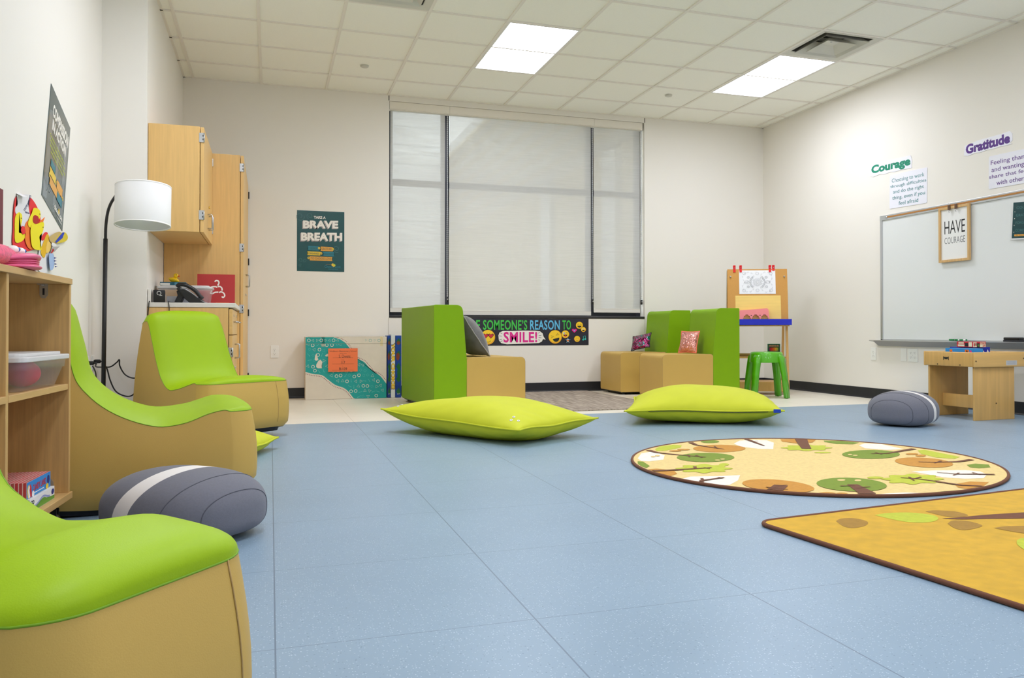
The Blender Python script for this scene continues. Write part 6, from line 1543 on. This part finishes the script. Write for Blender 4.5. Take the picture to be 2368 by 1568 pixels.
b = B(); b.box(-w/2+.02, w/2-.02, -.054, -.0532, h-.012, h+.004, mat('tape_clear', (226, 216, 196), .2, alpha=.5)); b.box(-.23, -.20, -.0548, -.0538, h-.09, h+.002, mat('tape_clear', (226, 216, 196), .2, alpha=.5)); b.box(w/2-.06, w/2-.035, -.0548, -.0538, h-.09, h+.001, mat('tape_yellow', (224, 206, 160), .3)); b.build('tape', t)
# orange slip taped to the carton
a, c = at_y(759, 806, BY-.066), at_y(827, 859, BY-.066)
SLIP = mat('slip_orange', (246, 124, 74), .7); INK = mat('ink_grey', (90, 60, 50), .7)
s = Sheet(c.x-a.x, a.z-c.z, .001, SLIP)
s.text('Wellborn Elementary School', .04, .09, .96, .165, PBLK, .0); s.text('Teacher Name', .38, .205, .62, .235, INK); s.text('S. Owens', .36, .27, .75, .40, INK, .0); s.line([(.15, .405), (.85, .405)], .0014, INK); s.text('From', .45, .48, .54, .505, INK); s.text('117', .44, .55, .57, .66, INK, .0); s.line([(.13, .665), (.87, .665)], .0014, INK); s.text('To', .47, .745, .51, .775, INK); s.text('B109', .37, .82, .64, .93, INK, .0); s.line([(.13, .935), (.87, .935)], .0014, INK)
tag(s.build('moving_slip', loc=((a.x+c.x)/2, BY-.066, (a.z+c.z)/2)), 'orange paper slip taped to the front of the patterned carton', 'paper slip')
# game boards standing between the carton and the wide bench
VB = mat('print_jungle', (24, 66, 150), .4, noise_amt=.35, nscale=12); VG = mat('print_leaf', (26, 104, 46), .45); VR = mat('print_rust', (132, 60, 36), .45)
def slab(u0, u1, v0, Y, d, label, m_, deco=None, name='game_box', yaw=0.0):
    a, c = at_y(u0, v0, Y), at_y(u1, v0, Y); w = c.x-a.x; h = a.z-.002
    s = Sheet(w, h, .0006, m_); deco and deco(s); s.box(-w/2, w/2, .0002, d, -h/2, h/2, m_)
    return tag(s.build(name, loc=((a.x+c.x)/2, Y, .002+h/2), rotz=yaw), label, 'game box', 'upright boxes beside the carton')
def d_leaves(s):
    for k in range(5): s.poly([(.1, .1+.2*k), (.6, .04+.2*k), (.9, .12+.2*k), (.5, .16+.2*k)], VG)
    s.disc(.5, .12, .3, .03, VR); s.disc(.4, .34, .3, .06, VR); s.disc(.6, .6, .3, .10, VG)
    s.text('ages 5+', .3, .93, .8, .955, PWHT)
def d_choice(s):
    s.w, s.h = s.w, s.h
    vs, fs = text_mesh('YOUR CHOICE!', .06)
    x0, x1 = min(v[0] for v in vs), max(v[0] for v in vs); z0_, z1_ = min(v[1] for v in vs), max(v[1] for v in vs)
    for sc_, m_, ly in ((1.22, PBLK, s.layer()), (1.0, PYEL, s.layer())):
        out = []
        for (x, z) in vs:
            tx = (x-x0)/(x1-x0)-.5; tz = (z-z0_)/(z1_-z0_)-.5
            out.append((tz*s.w*.80*sc_, ly, -tx*s.h*.72*(1+(sc_-1)*.15)-.0*s.h))
        s.faces(out, fs, m_)
slab(896, 903.8, 776, -.235, .16, 'thin blue jungle-print game box right against the carton', VB, d_leaves)
slab(904.6, 913.6, 773.5, -.262, .16, 'white upright game box with yellow lettering down its spine', mat('print_spine', (222, 226, 228), .4), d_choice)
slab(914.6, 928, 776, -.25, .16, 'blue and green jungle-print game box next to the wide bench', VB, d_leaves)
